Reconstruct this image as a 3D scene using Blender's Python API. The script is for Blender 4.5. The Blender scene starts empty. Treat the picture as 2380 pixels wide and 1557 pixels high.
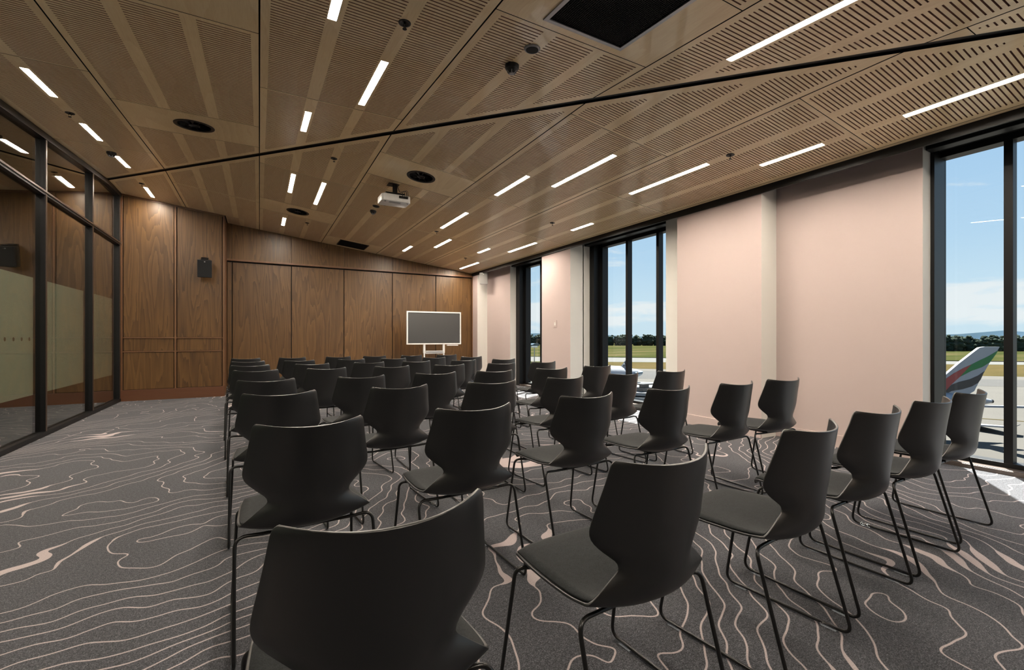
import bpy, bmesh, math, random
import numpy as np
from mathutils import Vector, Matrix

random.seed(7)
S = bpy.context.scene
COL = S.collection
PI = math.pi

# ------------------------------------------------------------------ camera
FPX, HY, CX, EYE = 1058.0, 785.0, 1190.0, 1.15
TH = math.atan(587 / FPX)
sn, cs = math.sin(TH), math.cos(TH)
cd = bpy.data.cameras.new('camera')
cam = bpy.data.objects.new('camera', cd)
COL.objects.link(cam)
cam.location = (0, 0, EYE)
cam.rotation_euler = (PI / 2, 0, -TH)
cd.sensor_width = 36.0
cd.lens = FPX / 2380 * 36.0
cd.shift_y = 6.5 / 2380
cd.clip_start = 0.02
cd.clip_end = 9000
S.camera = cam

# ------------------------------------------------------------------ view, sky, sun
S.view_settings.view_transform = 'Standard'
S.view_settings.look = 'None'
S.view_settings.gamma = 1.0
S.view_settings.use_curve_mapping = False
S.view_settings.exposure = 0.0

SKY_STRENGTH = 1.42
LAMP_STRENGTH = 230.0
LAMP_COL = (1.0, 0.88, 0.73, 1)

world = bpy.data.worlds.new('sky')
S.world = world
world.use_nodes = True

def node(nt, typ, **kw):
    n = nt.nodes.new(typ)
    for k, v in kw.items():
        setattr(n, k, v)
    return n

def link(nt, a, b):
    nt.links.new(a, b)

def setin(nt, sock, v):
    if hasattr(v, 'is_linked') or isinstance(v, bpy.types.NodeSocket):
        nt.links.new(v, sock)
    else:
        sock.default_value = v

def M(nt, op, a, b=None, c=None, clamp=False):
    n = nt.nodes.new('ShaderNodeMath')
    n.operation = op
    n.use_clamp = clamp
    setin(nt, n.inputs[0], a)
    if b is not None: setin(nt, n.inputs[1], b)
    if c is not None: setin(nt, n.inputs[2], c)
    return n.outputs[0]

def noise(nt, vec, scale, detail=2.0, rough=0.5, dist=0.0):
    n = nt.nodes.new('ShaderNodeTexNoise')
    if vec is not None: nt.links.new(vec, n.inputs['Vector'])
    n.inputs['Scale'].default_value = scale
    n.inputs['Detail'].default_value = detail
    n.inputs['Roughness'].default_value = rough
    n.inputs['Distortion'].default_value = dist
    return n.outputs['Fac']

def mapping(nt, vec, scale=(1, 1, 1), loc=(0, 0, 0), rot=(0, 0, 0)):
    n = nt.nodes.new('ShaderNodeMapping')
    nt.links.new(vec, n.inputs['Vector'])
    n.inputs['Scale'].default_value = scale
    n.inputs['Location'].default_value = loc
    n.inputs['Rotation'].default_value = rot
    return n.outputs[0]

def ramp(nt, fac, stops, interp='LINEAR'):
    n = nt.nodes.new('ShaderNodeValToRGB')
    n.color_ramp.interpolation = interp
    els = n.color_ramp.elements
    while len(els) < len(stops): els.new(0.5)
    for e, (p, c) in zip(els, stops):
        e.position = p
        e.color = c if len(c) == 4 else (*c, 1)
    nt.links.new(fac, n.inputs[0])
    return n.outputs[0]

def mixc(nt, fac, a, b, mode='MIX'):
    n = nt.nodes.new('ShaderNodeMix')
    n.data_type = 'RGBA'
    n.blend_type = mode
    setin(nt, n.inputs[0], fac)
    setin(nt, n.inputs[6], a)
    setin(nt, n.inputs[7], b)
    return n.outputs[2]

def srgb(r, g, b):
    f = lambda v: (v / 255 / 12.92) if v / 255 <= 0.04045 else ((v / 255 + 0.055) / 1.055) ** 2.4
    return (f(r), f(g), f(b), 1)

nt = world.node_tree
nt.nodes.clear()
tc = node(nt, 'ShaderNodeTexCoord')
sep = node(nt, 'ShaderNodeSeparateXYZ')
link(nt, tc.outputs['Generated'], sep.inputs[0])
up = sep.outputs[2]
base = ramp(nt, up, [(0.0, srgb(184, 203, 214)), (0.06, srgb(184, 205, 217)), (0.16, srgb(165, 193, 215)),
                     (0.34, srgb(146, 180, 212)), (0.6, srgb(118, 158, 203)), (1.0, srgb(90, 135, 190))])
cv = mapping(nt, tc.outputs['Generated'], (5, 5, 22), (3.1, 1.7, 0.4))
cl = noise(nt, cv, 1.6, 6, 0.6, 0.3)
band = ramp(nt, up, [(0.0, (0.05,) * 3), (0.022, (0.3,) * 3), (0.04, (0.62,) * 3), (0.065, (0.45,) * 3), (0.10, (0.18,) * 3), (0.3, (0.24,) * 3), (0.6, (0.2,) * 3)])
cm = M(nt, 'MULTIPLY_ADD', band, 0.62, cl)
cmask = ramp(nt, cm, [(0.70, (0, 0, 0)), (0.86, (1, 1, 1))])
sky = mixc(nt, M(nt, 'MULTIPLY', cmask, 0.85), base, srgb(214, 216, 217))
bg = node(nt, 'ShaderNodeBackground')
link(nt, sky, bg.inputs[0])
bg.inputs[1].default_value = SKY_STRENGTH
wo = node(nt, 'ShaderNodeOutputWorld')
link(nt, bg.outputs[0], wo.inputs[0])

sd = bpy.data.lights.new('sun', 'SUN')
sd.energy = 34.0
sd.angle = 0.012
sd.color = (1.0, 0.95, 0.86)
sun = bpy.data.objects.new('sun', sd)
COL.objects.link(sun)
el, hx, hy = math.radians(60), 0.83, 0.56
to_sun = Vector((hx * math.cos(el), hy * math.cos(el), math.sin(el)))
sun.rotation_euler = to_sun.to_track_quat('Z', 'Y').to_euler()
sun.location = (20, 14, 30)

# ------------------------------------------------------------------ materials
MATS = {}
def mat(name):
    m = bpy.data.materials.new(name)
    m.use_nodes = True
    m.node_tree.nodes.clear()
    MATS[name] = m
    return m, m.node_tree

def finish(nt, color, rough=0.5, metal=0.0, spec=0.5, bump=None, bstr=0.2, bdist=0.002, coat=0.0, sheen=0.0):
    b = node(nt, 'ShaderNodeBsdfPrincipled')
    setin(nt, b.inputs['Base Color'], color)
    setin(nt, b.inputs['Roughness'], rough)
    b.inputs['Metallic'].default_value = metal
    b.inputs['Specular IOR Level'].default_value = spec
    b.inputs['Coat Weight'].default_value = coat
    b.inputs['Sheen Weight'].default_value = sheen
    if bump is not None:
        bn = node(nt, 'ShaderNodeBump')
        bn.inputs['Strength'].default_value = bstr
        bn.inputs['Distance'].default_value = bdist
        link(nt, bump, bn.inputs['Height'])
        link(nt, bn.outputs[0], b.inputs['Normal'])
    o = node(nt, 'ShaderNodeOutputMaterial')
    link(nt, b.outputs[0], o.inputs[0])
    return b

def simple(name, col, rough=0.5, metal=0.0, spec=0.5, nscale=40, namt=0.08, bstr=0.05):
    m, nt = mat(name)
    t = node(nt, 'ShaderNodeTexCoord')
    n = noise(nt, t.outputs['Object'], nscale, 3)
    f = M(nt, 'MULTIPLY_ADD', n, namt * 2, 1 - namt)
    c = mixc(nt, 1.0, (col[0], col[1], col[2], 1), f, 'MULTIPLY')
    finish(nt, c, rough, metal, spec, n, bstr, 0.001)
    return m

def wood(name, dark, mid, light, axis, rough, ring=9.0, across=2.2, along=0.22, contrast=1.0, spec=0.5, coat=0.0):
    """veneer: cathedral rings are the contour lines of a noise stretched along the grain"""
    m, nt = mat(name)
    t = node(nt, 'ShaderNodeTexCoord')
    oi = node(nt, 'ShaderNodeObjectInfo')
    off = node(nt, 'ShaderNodeVectorMath', operation='SCALE')
    off.inputs[0].default_value = (13.0, 29.0, 17.0)
    link(nt, oi.outputs['Random'], off.inputs['Scale'])
    add = node(nt, 'ShaderNodeVectorMath', operation='ADD')
    link(nt, t.outputs['Object'], add.inputs[0])
    link(nt, off.outputs[0], add.inputs[1])
    v = add.outputs[0]
    sc = [across] * 3; sc[axis] = along
    n1 = noise(nt, mapping(nt, v, tuple(sc)), 1.0, 1.5, 0.4)
    sc2 = [across * 9] * 3; sc2[axis] = along * 5
    n2 = noise(nt, mapping(nt, v, tuple(sc2)), 1.0, 2)
    k = M(nt, 'MULTIPLY_ADD', n1, ring * 2, M(nt, 'MULTIPLY', n2, 0.7))
    saw = M(nt, 'FRACT', k)
    sc3 = [across * 60] * 3; sc3[axis] = along * 12
    fib = noise(nt, mapping(nt, v, tuple(sc3)), 1.0, 2)
    tone = noise(nt, mapping(nt, v, tuple([1.3 if i != axis else 0.3 for i in range(3)])), 1.0, 1)
    g = M(nt, 'ADD', M(nt, 'MULTIPLY', saw, 0.42 * contrast), M(nt, 'MULTIPLY', fib, 0.5))
    g = M(nt, 'ADD', g, M(nt, 'MULTIPLY_ADD', tone, 0.5, -0.18))
    c = ramp(nt, g, [(0.12, dark), (0.5, mid), (0.92, light)])
    hv = M(nt, 'MULTIPLY_ADD', oi.outputs['Random'], 0.16, 0.92)
    c = mixc(nt, 1.0, c, hv, 'MULTIPLY')
    finish(nt, c, rough, 0, spec, fib, 0.05, 0.001, coat)
    return m

m_oak = wood('oak_wall_veneer', (0.040, 0.0172, 0.0042), (0.094, 0.045, 0.0120), (0.152, 0.078, 0.023), 2, 0.42, 7, 4.2, 0.34)
m_oak_trim = wood('oak_trim', (0.09, 0.04, 0.016), (0.14, 0.066, 0.028), (0.18, 0.09, 0.042), 2, 0.4, 3, 3, 0.2, 0.4)
m_oak_skirt = wood('oak_skirting', (0.075, 0.027, 0.013), (0.11, 0.044, 0.02), (0.15, 0.066, 0.03), 0, 0.4, 3, 3, 0.2, 0.4)
m_ash = wood('ash_ceiling_veneer', (0.78, 0.57, 0.31), (0.89, 0.70, 0.42), (0.94, 0.79, 0.53), 1, 0.36, 6, 1.8, 0.3, 0.5, 0.5, 0.5)
m_slot = simple('slot_core', (0.36, 0.18, 0.13), 0.8)
m_slotback = simple('slot_backing', (0.15, 0.065, 0.05), 0.9)
m_void = simple('black_void', (0.004, 0.004, 0.004), 0.9)
m_blackmetal = simple('black_powdercoat', (0.004, 0.004, 0.0045), 0.45, 0.0, 0.3)
m_frame = simple('window_frame_dark', (0.0045, 0.0045, 0.005), 0.45, 0.0, 0.3)
m_bronze = simple('bronze_frame', (0.055, 0.034, 0.024), 0.33, 0.3)
m_silver = simple('brushed_aluminium', (0.35, 0.35, 0.36), 0.35, 0.9)
m_sill = simple('sill_metal', (0.11, 0.09, 0.08), 0.4, 0.4)
m_pink = simple('pink_plaster', (0.49, 0.405, 0.388), 0.75, 0, 0.25, 300, 0.02, 0.03)
m_white = simple('white_plaster', (0.66, 0.645, 0.61), 0.75, 0, 0.25, 300, 0.02, 0.03)
m_shell, nt = mat('black_polypropylene')
t = node(nt, 'ShaderNodeTexCoord')
n = noise(nt, t.outputs['Object'], 900, 2)
bs = finish(nt, (0.0018, 0.0021, 0.0027, 1), 0.40, 0, 0.8, n, 0.03, 0.001, 0.28)
bs.inputs['Coat Roughness'].default_value = 0.38
bs.inputs['Coat IOR'].default_value = 1.6
m_leg = simple('black_steel_rod', (0.010, 0.010, 0.010), 0.30, 0, 0.5)
m_white_pl = simple('white_plastic', (0.75, 0.75, 0.74), 0.35)
m_grey_pl = simple('grey_plastic', (0.30, 0.30, 0.31), 0.5)
m_black_pl = simple('black_plastic', (0.010, 0.010, 0.011), 0.4)
m_cloth = simple('speaker_cloth', (0.018, 0.019, 0.021), 0.85, 0, 0.3, 800, 0.2, 0.2)
m_concrete = simple('apron_concrete', (0.050, 0.0465, 0.041), 0.9, 0, 0.2, 0.06, 0.25, 0)
m_asphalt = simple('apron_asphalt', (0.035, 0.034, 0.033), 0.9, 0, 0.2, 0.05, 0.2, 0)
m_runway = simple('runway_surface', (0.066, 0.066, 0.063), 0.9, 0, 0.2, 0.03, 0.1, 0)
m_trunk = simple('tree_trunk', (0.05, 0.035, 0.025), 0.9)
m_leaf = simple('tree_crown', (0.022, 0.034, 0.024), 0.95, 0, 0.1, 0.4, 0.35, 0)
m_plane_white = simple('aircraft_white', (0.22, 0.23, 0.25), 0.35)
m_red = simple('livery_red', (0.22, 0.025, 0.022), 0.4)
m_green = simple('livery_green', (0.003, 0.11, 0.022), 0.4)
m_liv_black = simple('livery_black', (0.018, 0.016, 0.017), 0.4)
m_navy = simple('tail_black', (0.012, 0.022, 0.033), 0.35)
m_bluegrey = simple('blue_grey_metal', (0.09, 0.13, 0.16), 0.35)
m_roofwhite = simple('white_roof', (0.17, 0.17, 0.167), 0.7)
m_hill = simple('distant_hills', (0.62, 0.78, 0.92), 1.0, 0, 0.0, 0.002, 0.06, 0)  # pale blue base colour stands in for distance haze

# seat pad felt
m_pad, nt = mat('charcoal_felt')
t = node(nt, 'ShaderNodeTexCoord')
n = noise(nt, t.outputs['Object'], 300, 3, 0.8)
n2 = noise(nt, t.outputs['Object'], 60, 2)
c = ramp(nt, M(nt, 'MULTIPLY_ADD', n, 0.8, M(nt, 'MULTIPLY', n2, 0.2)), [(0.36, (0.002, 0.0027, 0.003)), (0.64, (0.0165, 0.020, 0.0225))])
finish(nt, c, 0.9, 0, 0.3, n, 0.5, 0.001, 0, 0.05)

# grass with dry patches
m_grass, nt = mat('airfield_grass')
t = node(nt, 'ShaderNodeTexCoord')
v = mapping(nt, t.outputs['Object'], (0.006, 0.006, 0.006), rot=(0, 0, 0.5))
n = noise(nt, mapping(nt, t.outputs['Object'], (0.004, 0.02, 0.01), rot=(0, 0, 0.35)), 1, 4)
c = ramp(nt, n, [(0.3, (0.020, 0.026, 0.009)), (0.5, (0.032, 0.034, 0.013)), (0.7, (0.055, 0.046, 0.023))])
finish(nt, c, 1.0, 0, 0.0)
m_dry, nt = mat('dry_grass')
t = node(nt, 'ShaderNodeTexCoord')
n = noise(nt, mapping(nt, t.outputs['Object'], (0.01, 0.05, 0.01), rot=(0, 0, 0.35)), 1, 4)
c = ramp(nt, n, [(0.3, (0.040, 0.034, 0.015)), (0.7, (0.062, 0.047, 0.022))])
finish(nt, c, 1.0, 0, 0.0)

# lamp diffuser
m_lamp, nt = mat('led_diffuser')
e = node(nt, 'ShaderNodeEmission')
e.inputs[0].default_value = LAMP_COL
e.inputs[1].default_value = LAMP_STRENGTH
o = node(nt, 'ShaderNodeOutputMaterial')
link(nt, e.outputs[0], o.inputs[0])

def glassmat(name, tint, ior=1.5, rough=0.0, boost=1.0):
    m, nt = mat(name)
    tr = node(nt, 'ShaderNodeBsdfTransparent')
    tr.inputs[0].default_value = (*tint, 1)
    gl = node(nt, 'ShaderNodeBsdfGlossy')
    gl.inputs['Roughness'].default_value = rough
    gl.inputs[0].default_value = (1, 1, 1, 1)
    fr = node(nt, 'ShaderNodeFresnel')
    gm_ = node(nt, 'ShaderNodeNewGeometry')
    link(nt, M(nt, 'MULTIPLY_ADD', gm_.outputs['Backfacing'], 1.0 / ior - ior, ior), fr.inputs[0])
    f = M(nt, 'MULTIPLY', fr.outputs[0], boost, clamp=True)
    mx = node(nt, 'ShaderNodeMixShader')
    link(nt, f, mx.inputs[0]); link(nt, tr.outputs[0], mx.inputs[1]); link(nt, gl.outputs[0], mx.inputs[2])
    o = node(nt, 'ShaderNodeOutputMaterial')
    link(nt, mx.outputs[0], o.inputs[0])
    return m
m_glass = glassmat('window_glass', (0.95, 0.97, 0.97), 1.45, 0.0, 0.6)
m_pglass = glassmat('partition_glass', (0.78, 0.80, 0.76), 1.55, 0.0, 1.6)
m_clear = glassmat('clear_plastic', (0.8, 0.82, 0.85), 1.5, 0.1, 2.5)

m_film, nt = mat('frosted_film')
d = node(nt, 'ShaderNodeBsdfDiffuse'); d.inputs[0].default_value = (0.62, 0.68, 0.60, 1)
tl = node(nt, 'ShaderNodeBsdfTranslucent'); tl.inputs[0].default_value = (0.62, 0.68, 0.60, 1)
mx = node(nt, 'ShaderNodeMixShader'); mx.inputs[0].default_value = 0.35
link(nt, d.outputs[0], mx.inputs[1]); link(nt, tl.outputs[0], mx.inputs[2])
o = node(nt, 'ShaderNodeOutputMaterial'); link(nt, mx.outputs[0], o.inputs[0])

# display screen
m_screen, nt = mat('dark_screen')
t = node(nt, 'ShaderNodeTexCoord')
n = noise(nt, t.outputs['Object'], 700, 1)
finish(nt, (0.035, 0.036, 0.038, 1), 0.32, 0, 0.9, n, 0.02, 0.0005)

# contour carpet
m_carpet, nt = mat('contour_line_carpet')
grp = bpy.data.node_groups.new('contour_field', 'ShaderNodeTree')
grp.interface.new_socket('Vector', in_out='INPUT', socket_type='NodeSocketVector')
grp.interface.new_socket('Value', in_out='OUTPUT', socket_type='NodeSocketFloat')
gi = grp.nodes.new('NodeGroupInput'); go = grp.nodes.new('NodeGroupOutput')
gv = mapping(grp, gi.outputs[0], (1.0, 1.0, 0.0), (3.3, 7.9, 0.0), (0, 0, math.radians(-38)))
gs = mapping(grp, gv, (0.46, 0.95, 1.0))
a1 = noise(grp, gs, 0.62, 0.0)
a2 = noise(grp, gv, 2.3, 0.0)
a3 = noise(grp, gv, 6.5, 0.0)
gf = M(grp, 'MULTIPLY', a1, 28.0)
gf = M(grp, 'MULTIPLY_ADD', a2, 3.0, gf)
gf = M(grp, 'MULTIPLY_ADD', a3, 0.8, gf)
grp.links.new(gf, go.inputs[0])
t = node(nt, 'ShaderNodeTexCoord')
P = t.outputs['Object']
def field(dx, dy):
    a = node(nt, 'ShaderNodeVectorMath', operation='ADD')
    link(nt, P, a.inputs[0]); a.inputs[1].default_value = (dx, dy, 0)
    g = node(nt, 'ShaderNodeGroup'); g.node_tree = grp
    link(nt, a.outputs[0], g.inputs[0])
    return g.outputs[0]
h = 0.004
f0, fx, fy = field(0, 0), field(h, 0), field(0, h)
gx = M(nt, 'DIVIDE', M(nt, 'SUBTRACT', fx, f0), h)
gy = M(nt, 'DIVIDE', M(nt, 'SUBTRACT', fy, f0), h)
gm = M(nt, 'SQRT', M(nt, 'ADD', M(nt, 'MULTIPLY', gx, gx), M(nt, 'MULTIPLY', gy, gy)))
gm = M(nt, 'MAXIMUM', gm, 0.8)
dd = M(nt, 'DIVIDE', M(nt, 'ABSOLUTE', M(nt, 'SUBTRACT', f0, M(nt, 'ROUND', f0))), gm)
blobn = noise(nt, mapping(nt, P, (0.7, 1.3, 0), (9.1, 2.2, 0), (0, 0, math.radians(-38))), 1.25, 0.5)
blob = M(nt, 'MULTIPLY', M(nt, 'SUBTRACT', blobn, 0.655, clamp=True), 0.42)
jit = M(nt, 'MULTIPLY_ADD', noise(nt, P, 260, 1), 0.0022, -0.0011)
hw = M(nt, 'ADD', M(nt, 'ADD', blob, 0.0032), jit)
line = M(nt, 'SUBTRACT', 1.0, M(nt, 'DIVIDE', M(nt, 'SUBTRACT', dd, hw), 0.0012), clamp=True)
line = M(nt, 'MINIMUM', M(nt, 'MAXIMUM', line, 0.0), 1.0)
pile = noise(nt, P, 210, 3, 0.85)
pile2 = noise(nt, P, 70, 3, 0.7)
pv = M(nt, 'MULTIPLY_ADD', pile, 0.75, M(nt, 'MULTIPLY', pile2, 0.25))
ground = ramp(nt, pv, [(0.38, (0.014, 0.015, 0.018)), (0.51, (0.060, 0.062, 0.071)), (0.64, (0.20, 0.205, 0.230))])
lcol = ramp(nt, pile, [(0.3, (0.33, 0.275, 0.275)), (0.7, (0.56, 0.48, 0.48))])
cc = mixc(nt, line, ground, lcol)
finish(nt, cc, 0.95, 0, 0.15, pile, 0.6, 0.003, 0, 0.1)

# ------------------------------------------------------------------ mesh helpers
class MB:
    def __init__(s): s.v = []; s.f = []; s.m = []
    def face(s, pts, mi=0):
        b = len(s.v); s.v += [tuple(p) for p in pts]; s.f.append(tuple(range(b, b + len(pts)))); s.m.append(mi)
    def box(s, x0, x1, y0, y1, z0, z1, mi=0, skip=()):
        P = [(x0, y0, z0), (x1, y0, z0), (x1, y1, z0), (x0, y1, z0), (x0, y0, z1), (x1, y0, z1), (x1, y1, z1), (x0, y1, z1)]
        b = len(s.v); s.v += P
        F = {'b': (0, 3, 2, 1), 't': (4, 5, 6, 7), 'f': (0, 1, 5, 4), 'r': (1, 2, 6, 5), 'k': (2, 3, 7, 6), 'l': (3, 0, 4, 7)}
        for k, q in F.items():
            if k in skip: continue
            s.f.append(tuple(b + i for i in q)); s.m.append(mi)
    def hexa(s, P, mi=0):
        """8 points ordered like box"""
        b = len(s.v); s.v += [tuple(p) for p in P]
        for q in ((0, 3, 2, 1), (4, 5, 6, 7), (0, 1, 5, 4), (1, 2, 6, 5), (2, 3, 7, 6), (3, 0, 4, 7)):
            s.f.append(tuple(b + i for i in q)); s.m.append(mi)
    def prism(s, poly, fn0, fn1, mi=0):
        """extrude polygon: fn0/fn1 map a 2D point to 3D at each end"""
        n = len(poly); b = len(s.v)
        s.v += [tuple(fn0(p)) for p in poly] + [tuple(fn1(p)) for p in poly]
        s.f.append(tuple(b + i for i in range(n))[::-1]); s.m.append(mi)
        s.f.append(tuple(b + n + i for i in range(n))); s.m.append(mi)
        for i in range(n):
            j = (i + 1) % n
            s.f.append((b + i, b + j, b + n + j, b + n + i)); s.m.append(mi)
    def lathe(s, prof, o=(0, 0, 0), seg=24, mi=0, axis='z', cap=True):
        b = len(s.v)
        for r, z in prof:
            for k in range(seg):
                a = 2 * PI * k / seg
                p = (r * math.cos(a), r * math.sin(a), z)
                if axis == 'y': p = (p[0], z, p[1])
                if axis == 'x': p = (z, p[0], p[1])
                s.v.append((o[0] + p[0], o[1] + p[1], o[2] + p[2]))
        for i in range(len(prof) - 1):
            for k in range(seg):
                k2 = (k + 1) % seg
                s.f.append((b + i * seg + k, b + i * seg + k2, b + (i + 1) * seg + k2, b + (i + 1) * seg + k)); s.m.append(mi)
        if cap:
            s.f.append(tuple(b + k for k in range(seg))[::-1]); s.m.append(mi)
            e = b + (len(prof) - 1) * seg
            s.f.append(tuple(e + k for k in range(seg))); s.m.append(mi)
    def tube(s, pts, r, seg=8, mi=0):
        pts = [Vector(p) for p in pts]
        n = len(pts); b = len(s.v)
        tang = []
        for i in range(n):
            a = pts[max(0, i - 1)]; c = pts[min(n - 1, i + 1)]
            tang.append((c - a).normalized())
        nrm = tang[0].orthogonal().normalized()
        for i in range(n):
            nrm = (nrm - tang[i] * nrm.dot(tang[i])).normalized()
            bi = tang[i].cross(nrm)
            for k in range(seg):
                a = 2 * PI * k / seg
                s.v.append(tuple(pts[i] + nrm * (r * math.cos(a)) + bi * (r * math.sin(a))))
        for i in range(n - 1):
            for k in range(seg):
                k2 = (k + 1) % seg
                s.f.append((b + i * seg + k, b + i * seg + k2, b + (i + 1) * seg + k2, b + (i + 1) * seg + k)); s.m.append(mi)
        s.f.append(tuple(b + k for k in range(seg))[::-1]); s.m.append(mi)
        s.f.append(tuple(b + (n - 1) * seg + k for k in range(seg))); s.m.append(mi)
    def mesh(s, name, mats, smooth=False, bevel=0.0):
        me = bpy.data.meshes.new(name)
        me.from_pydata(s.v, [], s.f)
        for m in (mats if isinstance(mats, (list, tuple)) else [mats]): me.materials.append(m)
        me.polygons.foreach_set('material_index', s.m)
        bm = bmesh.new(); bm.from_mesh(me)
        bmesh.ops.remove_doubles(bm, verts=bm.verts, dist=1e-6)
        bmesh.ops.recalc_face_normals(bm, faces=bm.faces)
        if bevel > 0:
            bmesh.ops.bevel(bm, geom=[e for e in bm.edges if len(e.link_faces) == 2 and e.calc_face_angle(0) > 0.5], offset=bevel, segments=2, affect='EDGES', profile=0.5)
        bm.to_mesh(me); bm.free()
        if smooth:
            me.polygons.foreach_set('use_smooth', [True] * len(me.polygons))
            try: me.set_sharp_from_angle(angle=math.radians(38))
            except Exception: pass
        me.update()
        return me
    def build(s, name, mats, parent=None, smooth=False, bevel=0.0, loc=None, rot=None):
        return put(name, s.mesh(name, mats, smooth, bevel), parent, loc, rot)

def put(name, me, parent=None, loc=None, rot=None):
    o = bpy.data.objects.new(name, me)
    COL.objects.link(o)
    if parent: o.parent = parent
    if loc: o.location = loc
    if rot: o.rotation_euler = rot
    return o

def empty(name, loc=(0, 0, 0), rot=(0, 0, 0)):
    o = bpy.data.objects.new(name, None)
    o.empty_display_size = 0.1
    COL.objects.link(o)
    o.location = loc; o.rotation_euler = rot
    return o

def tag(o, label=None, cat=None, group=None, kind=None):
    if label: o['label'] = label
    if cat: o['category'] = cat
    if group: o['group'] = group
    if kind: o['kind'] = kind
    return o

def dup(root):
    r = root.copy(); COL.objects.link(r)
    for ch in root.children:
        c = ch.copy(); COL.objects.link(c); c.parent = r
        for g in ch.children:
            d = g.copy(); COL.objects.link(d); d.parent = c
    return r

def fillet(pts, rad, n=6):
    """round the corners of a polyline"""
    out = [Vector(pts[0])]
    for i in range(1, len(pts) - 1):
        p = Vector(pts[i]); a = (Vector(pts[i - 1]) - p); b = (Vector(pts[i + 1]) - p)
        r = min(rad, a.length * 0.45, b.length * 0.45)
        A = p + a.normalized() * r; B = p + b.normalized() * r
        for k in range(n + 1):
            t_ = k / n
            out.append(A * (1 - t_) ** 2 + p * 2 * t_ * (1 - t_) + B * t_ ** 2)
    out.append(Vector(pts[-1]))
    return out

# ------------------------------------------------------------------ ground plan
YB, YL, XL = 11.25, 10.61, -2.19        # sliding wall, left panelled wall, glass partition
XW, XP = 5.31, 5.022                    # window wall face, pier face
YN = -6.0                               # wall behind the camera
def zN(x, y): return 2.912 + 0.0023 * x + 0.0872 * y
def zF(x, y): return 3.491 - 0.1227 * x
def dfold(x, y): return (1.433 * x + y - 6.642) / 1.7474

# floor
f = MB(); f.face([(XL - 0.02, YN, 0), (5.75, YN, 0), (5.75, 11.4, 0), (XL - 0.02, 11.4, 0)])
floor = f.build('floor', m_carpet); tag(floor, kind='structure')

# ceiling: black plenum plus veneered slotted panels
c = MB()
def zc(x, y): return (zN(x, y) if dfold(x, y) < 0 else zF(x, y))
H2 = 0.125
fl = lambda x: 6.642 - 1.433 * x
xa, xb = XL - 0.1, 5.0
c.face([(xa, YN, zN(xa, YN) + H2), (xb, YN, zN(xb, YN) + H2), (xb, fl(xb), zF(xb, 0) + H2), (xa, fl(xa), zF(xa, 0) + H2)])
c.face([(xa, fl(xa), zF(xa, 0) + H2), (xb, fl(xb), zF(xb, 0) + H2), (xb, 11.45, zF(xb, 0) + H2), (xa, 11.45, zF(xa, 0) + H2)])
ceiling = c.build('ceiling', m_void); tag(ceiling, kind='structure')

def clip(poly, side, off):
    """keep the part of a 2D polygon on one side of the fold: side*dfold > off"""
    out = []
    n = len(poly)
    for i in range(n):
        p, q = poly[i], poly[(i + 1) % n]
        a = side * dfold(*p) - off; b = side * dfold(*q) - off
        if a >= 0: out.append(p)
        if (a > 0 > b) or (a < 0 < b):
            t_ = a / (a - b)
            out.append((p[0] + (q[0] - p[0]) * t_, p[1] + (q[1] - p[1]) * t_))
    return out

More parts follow.
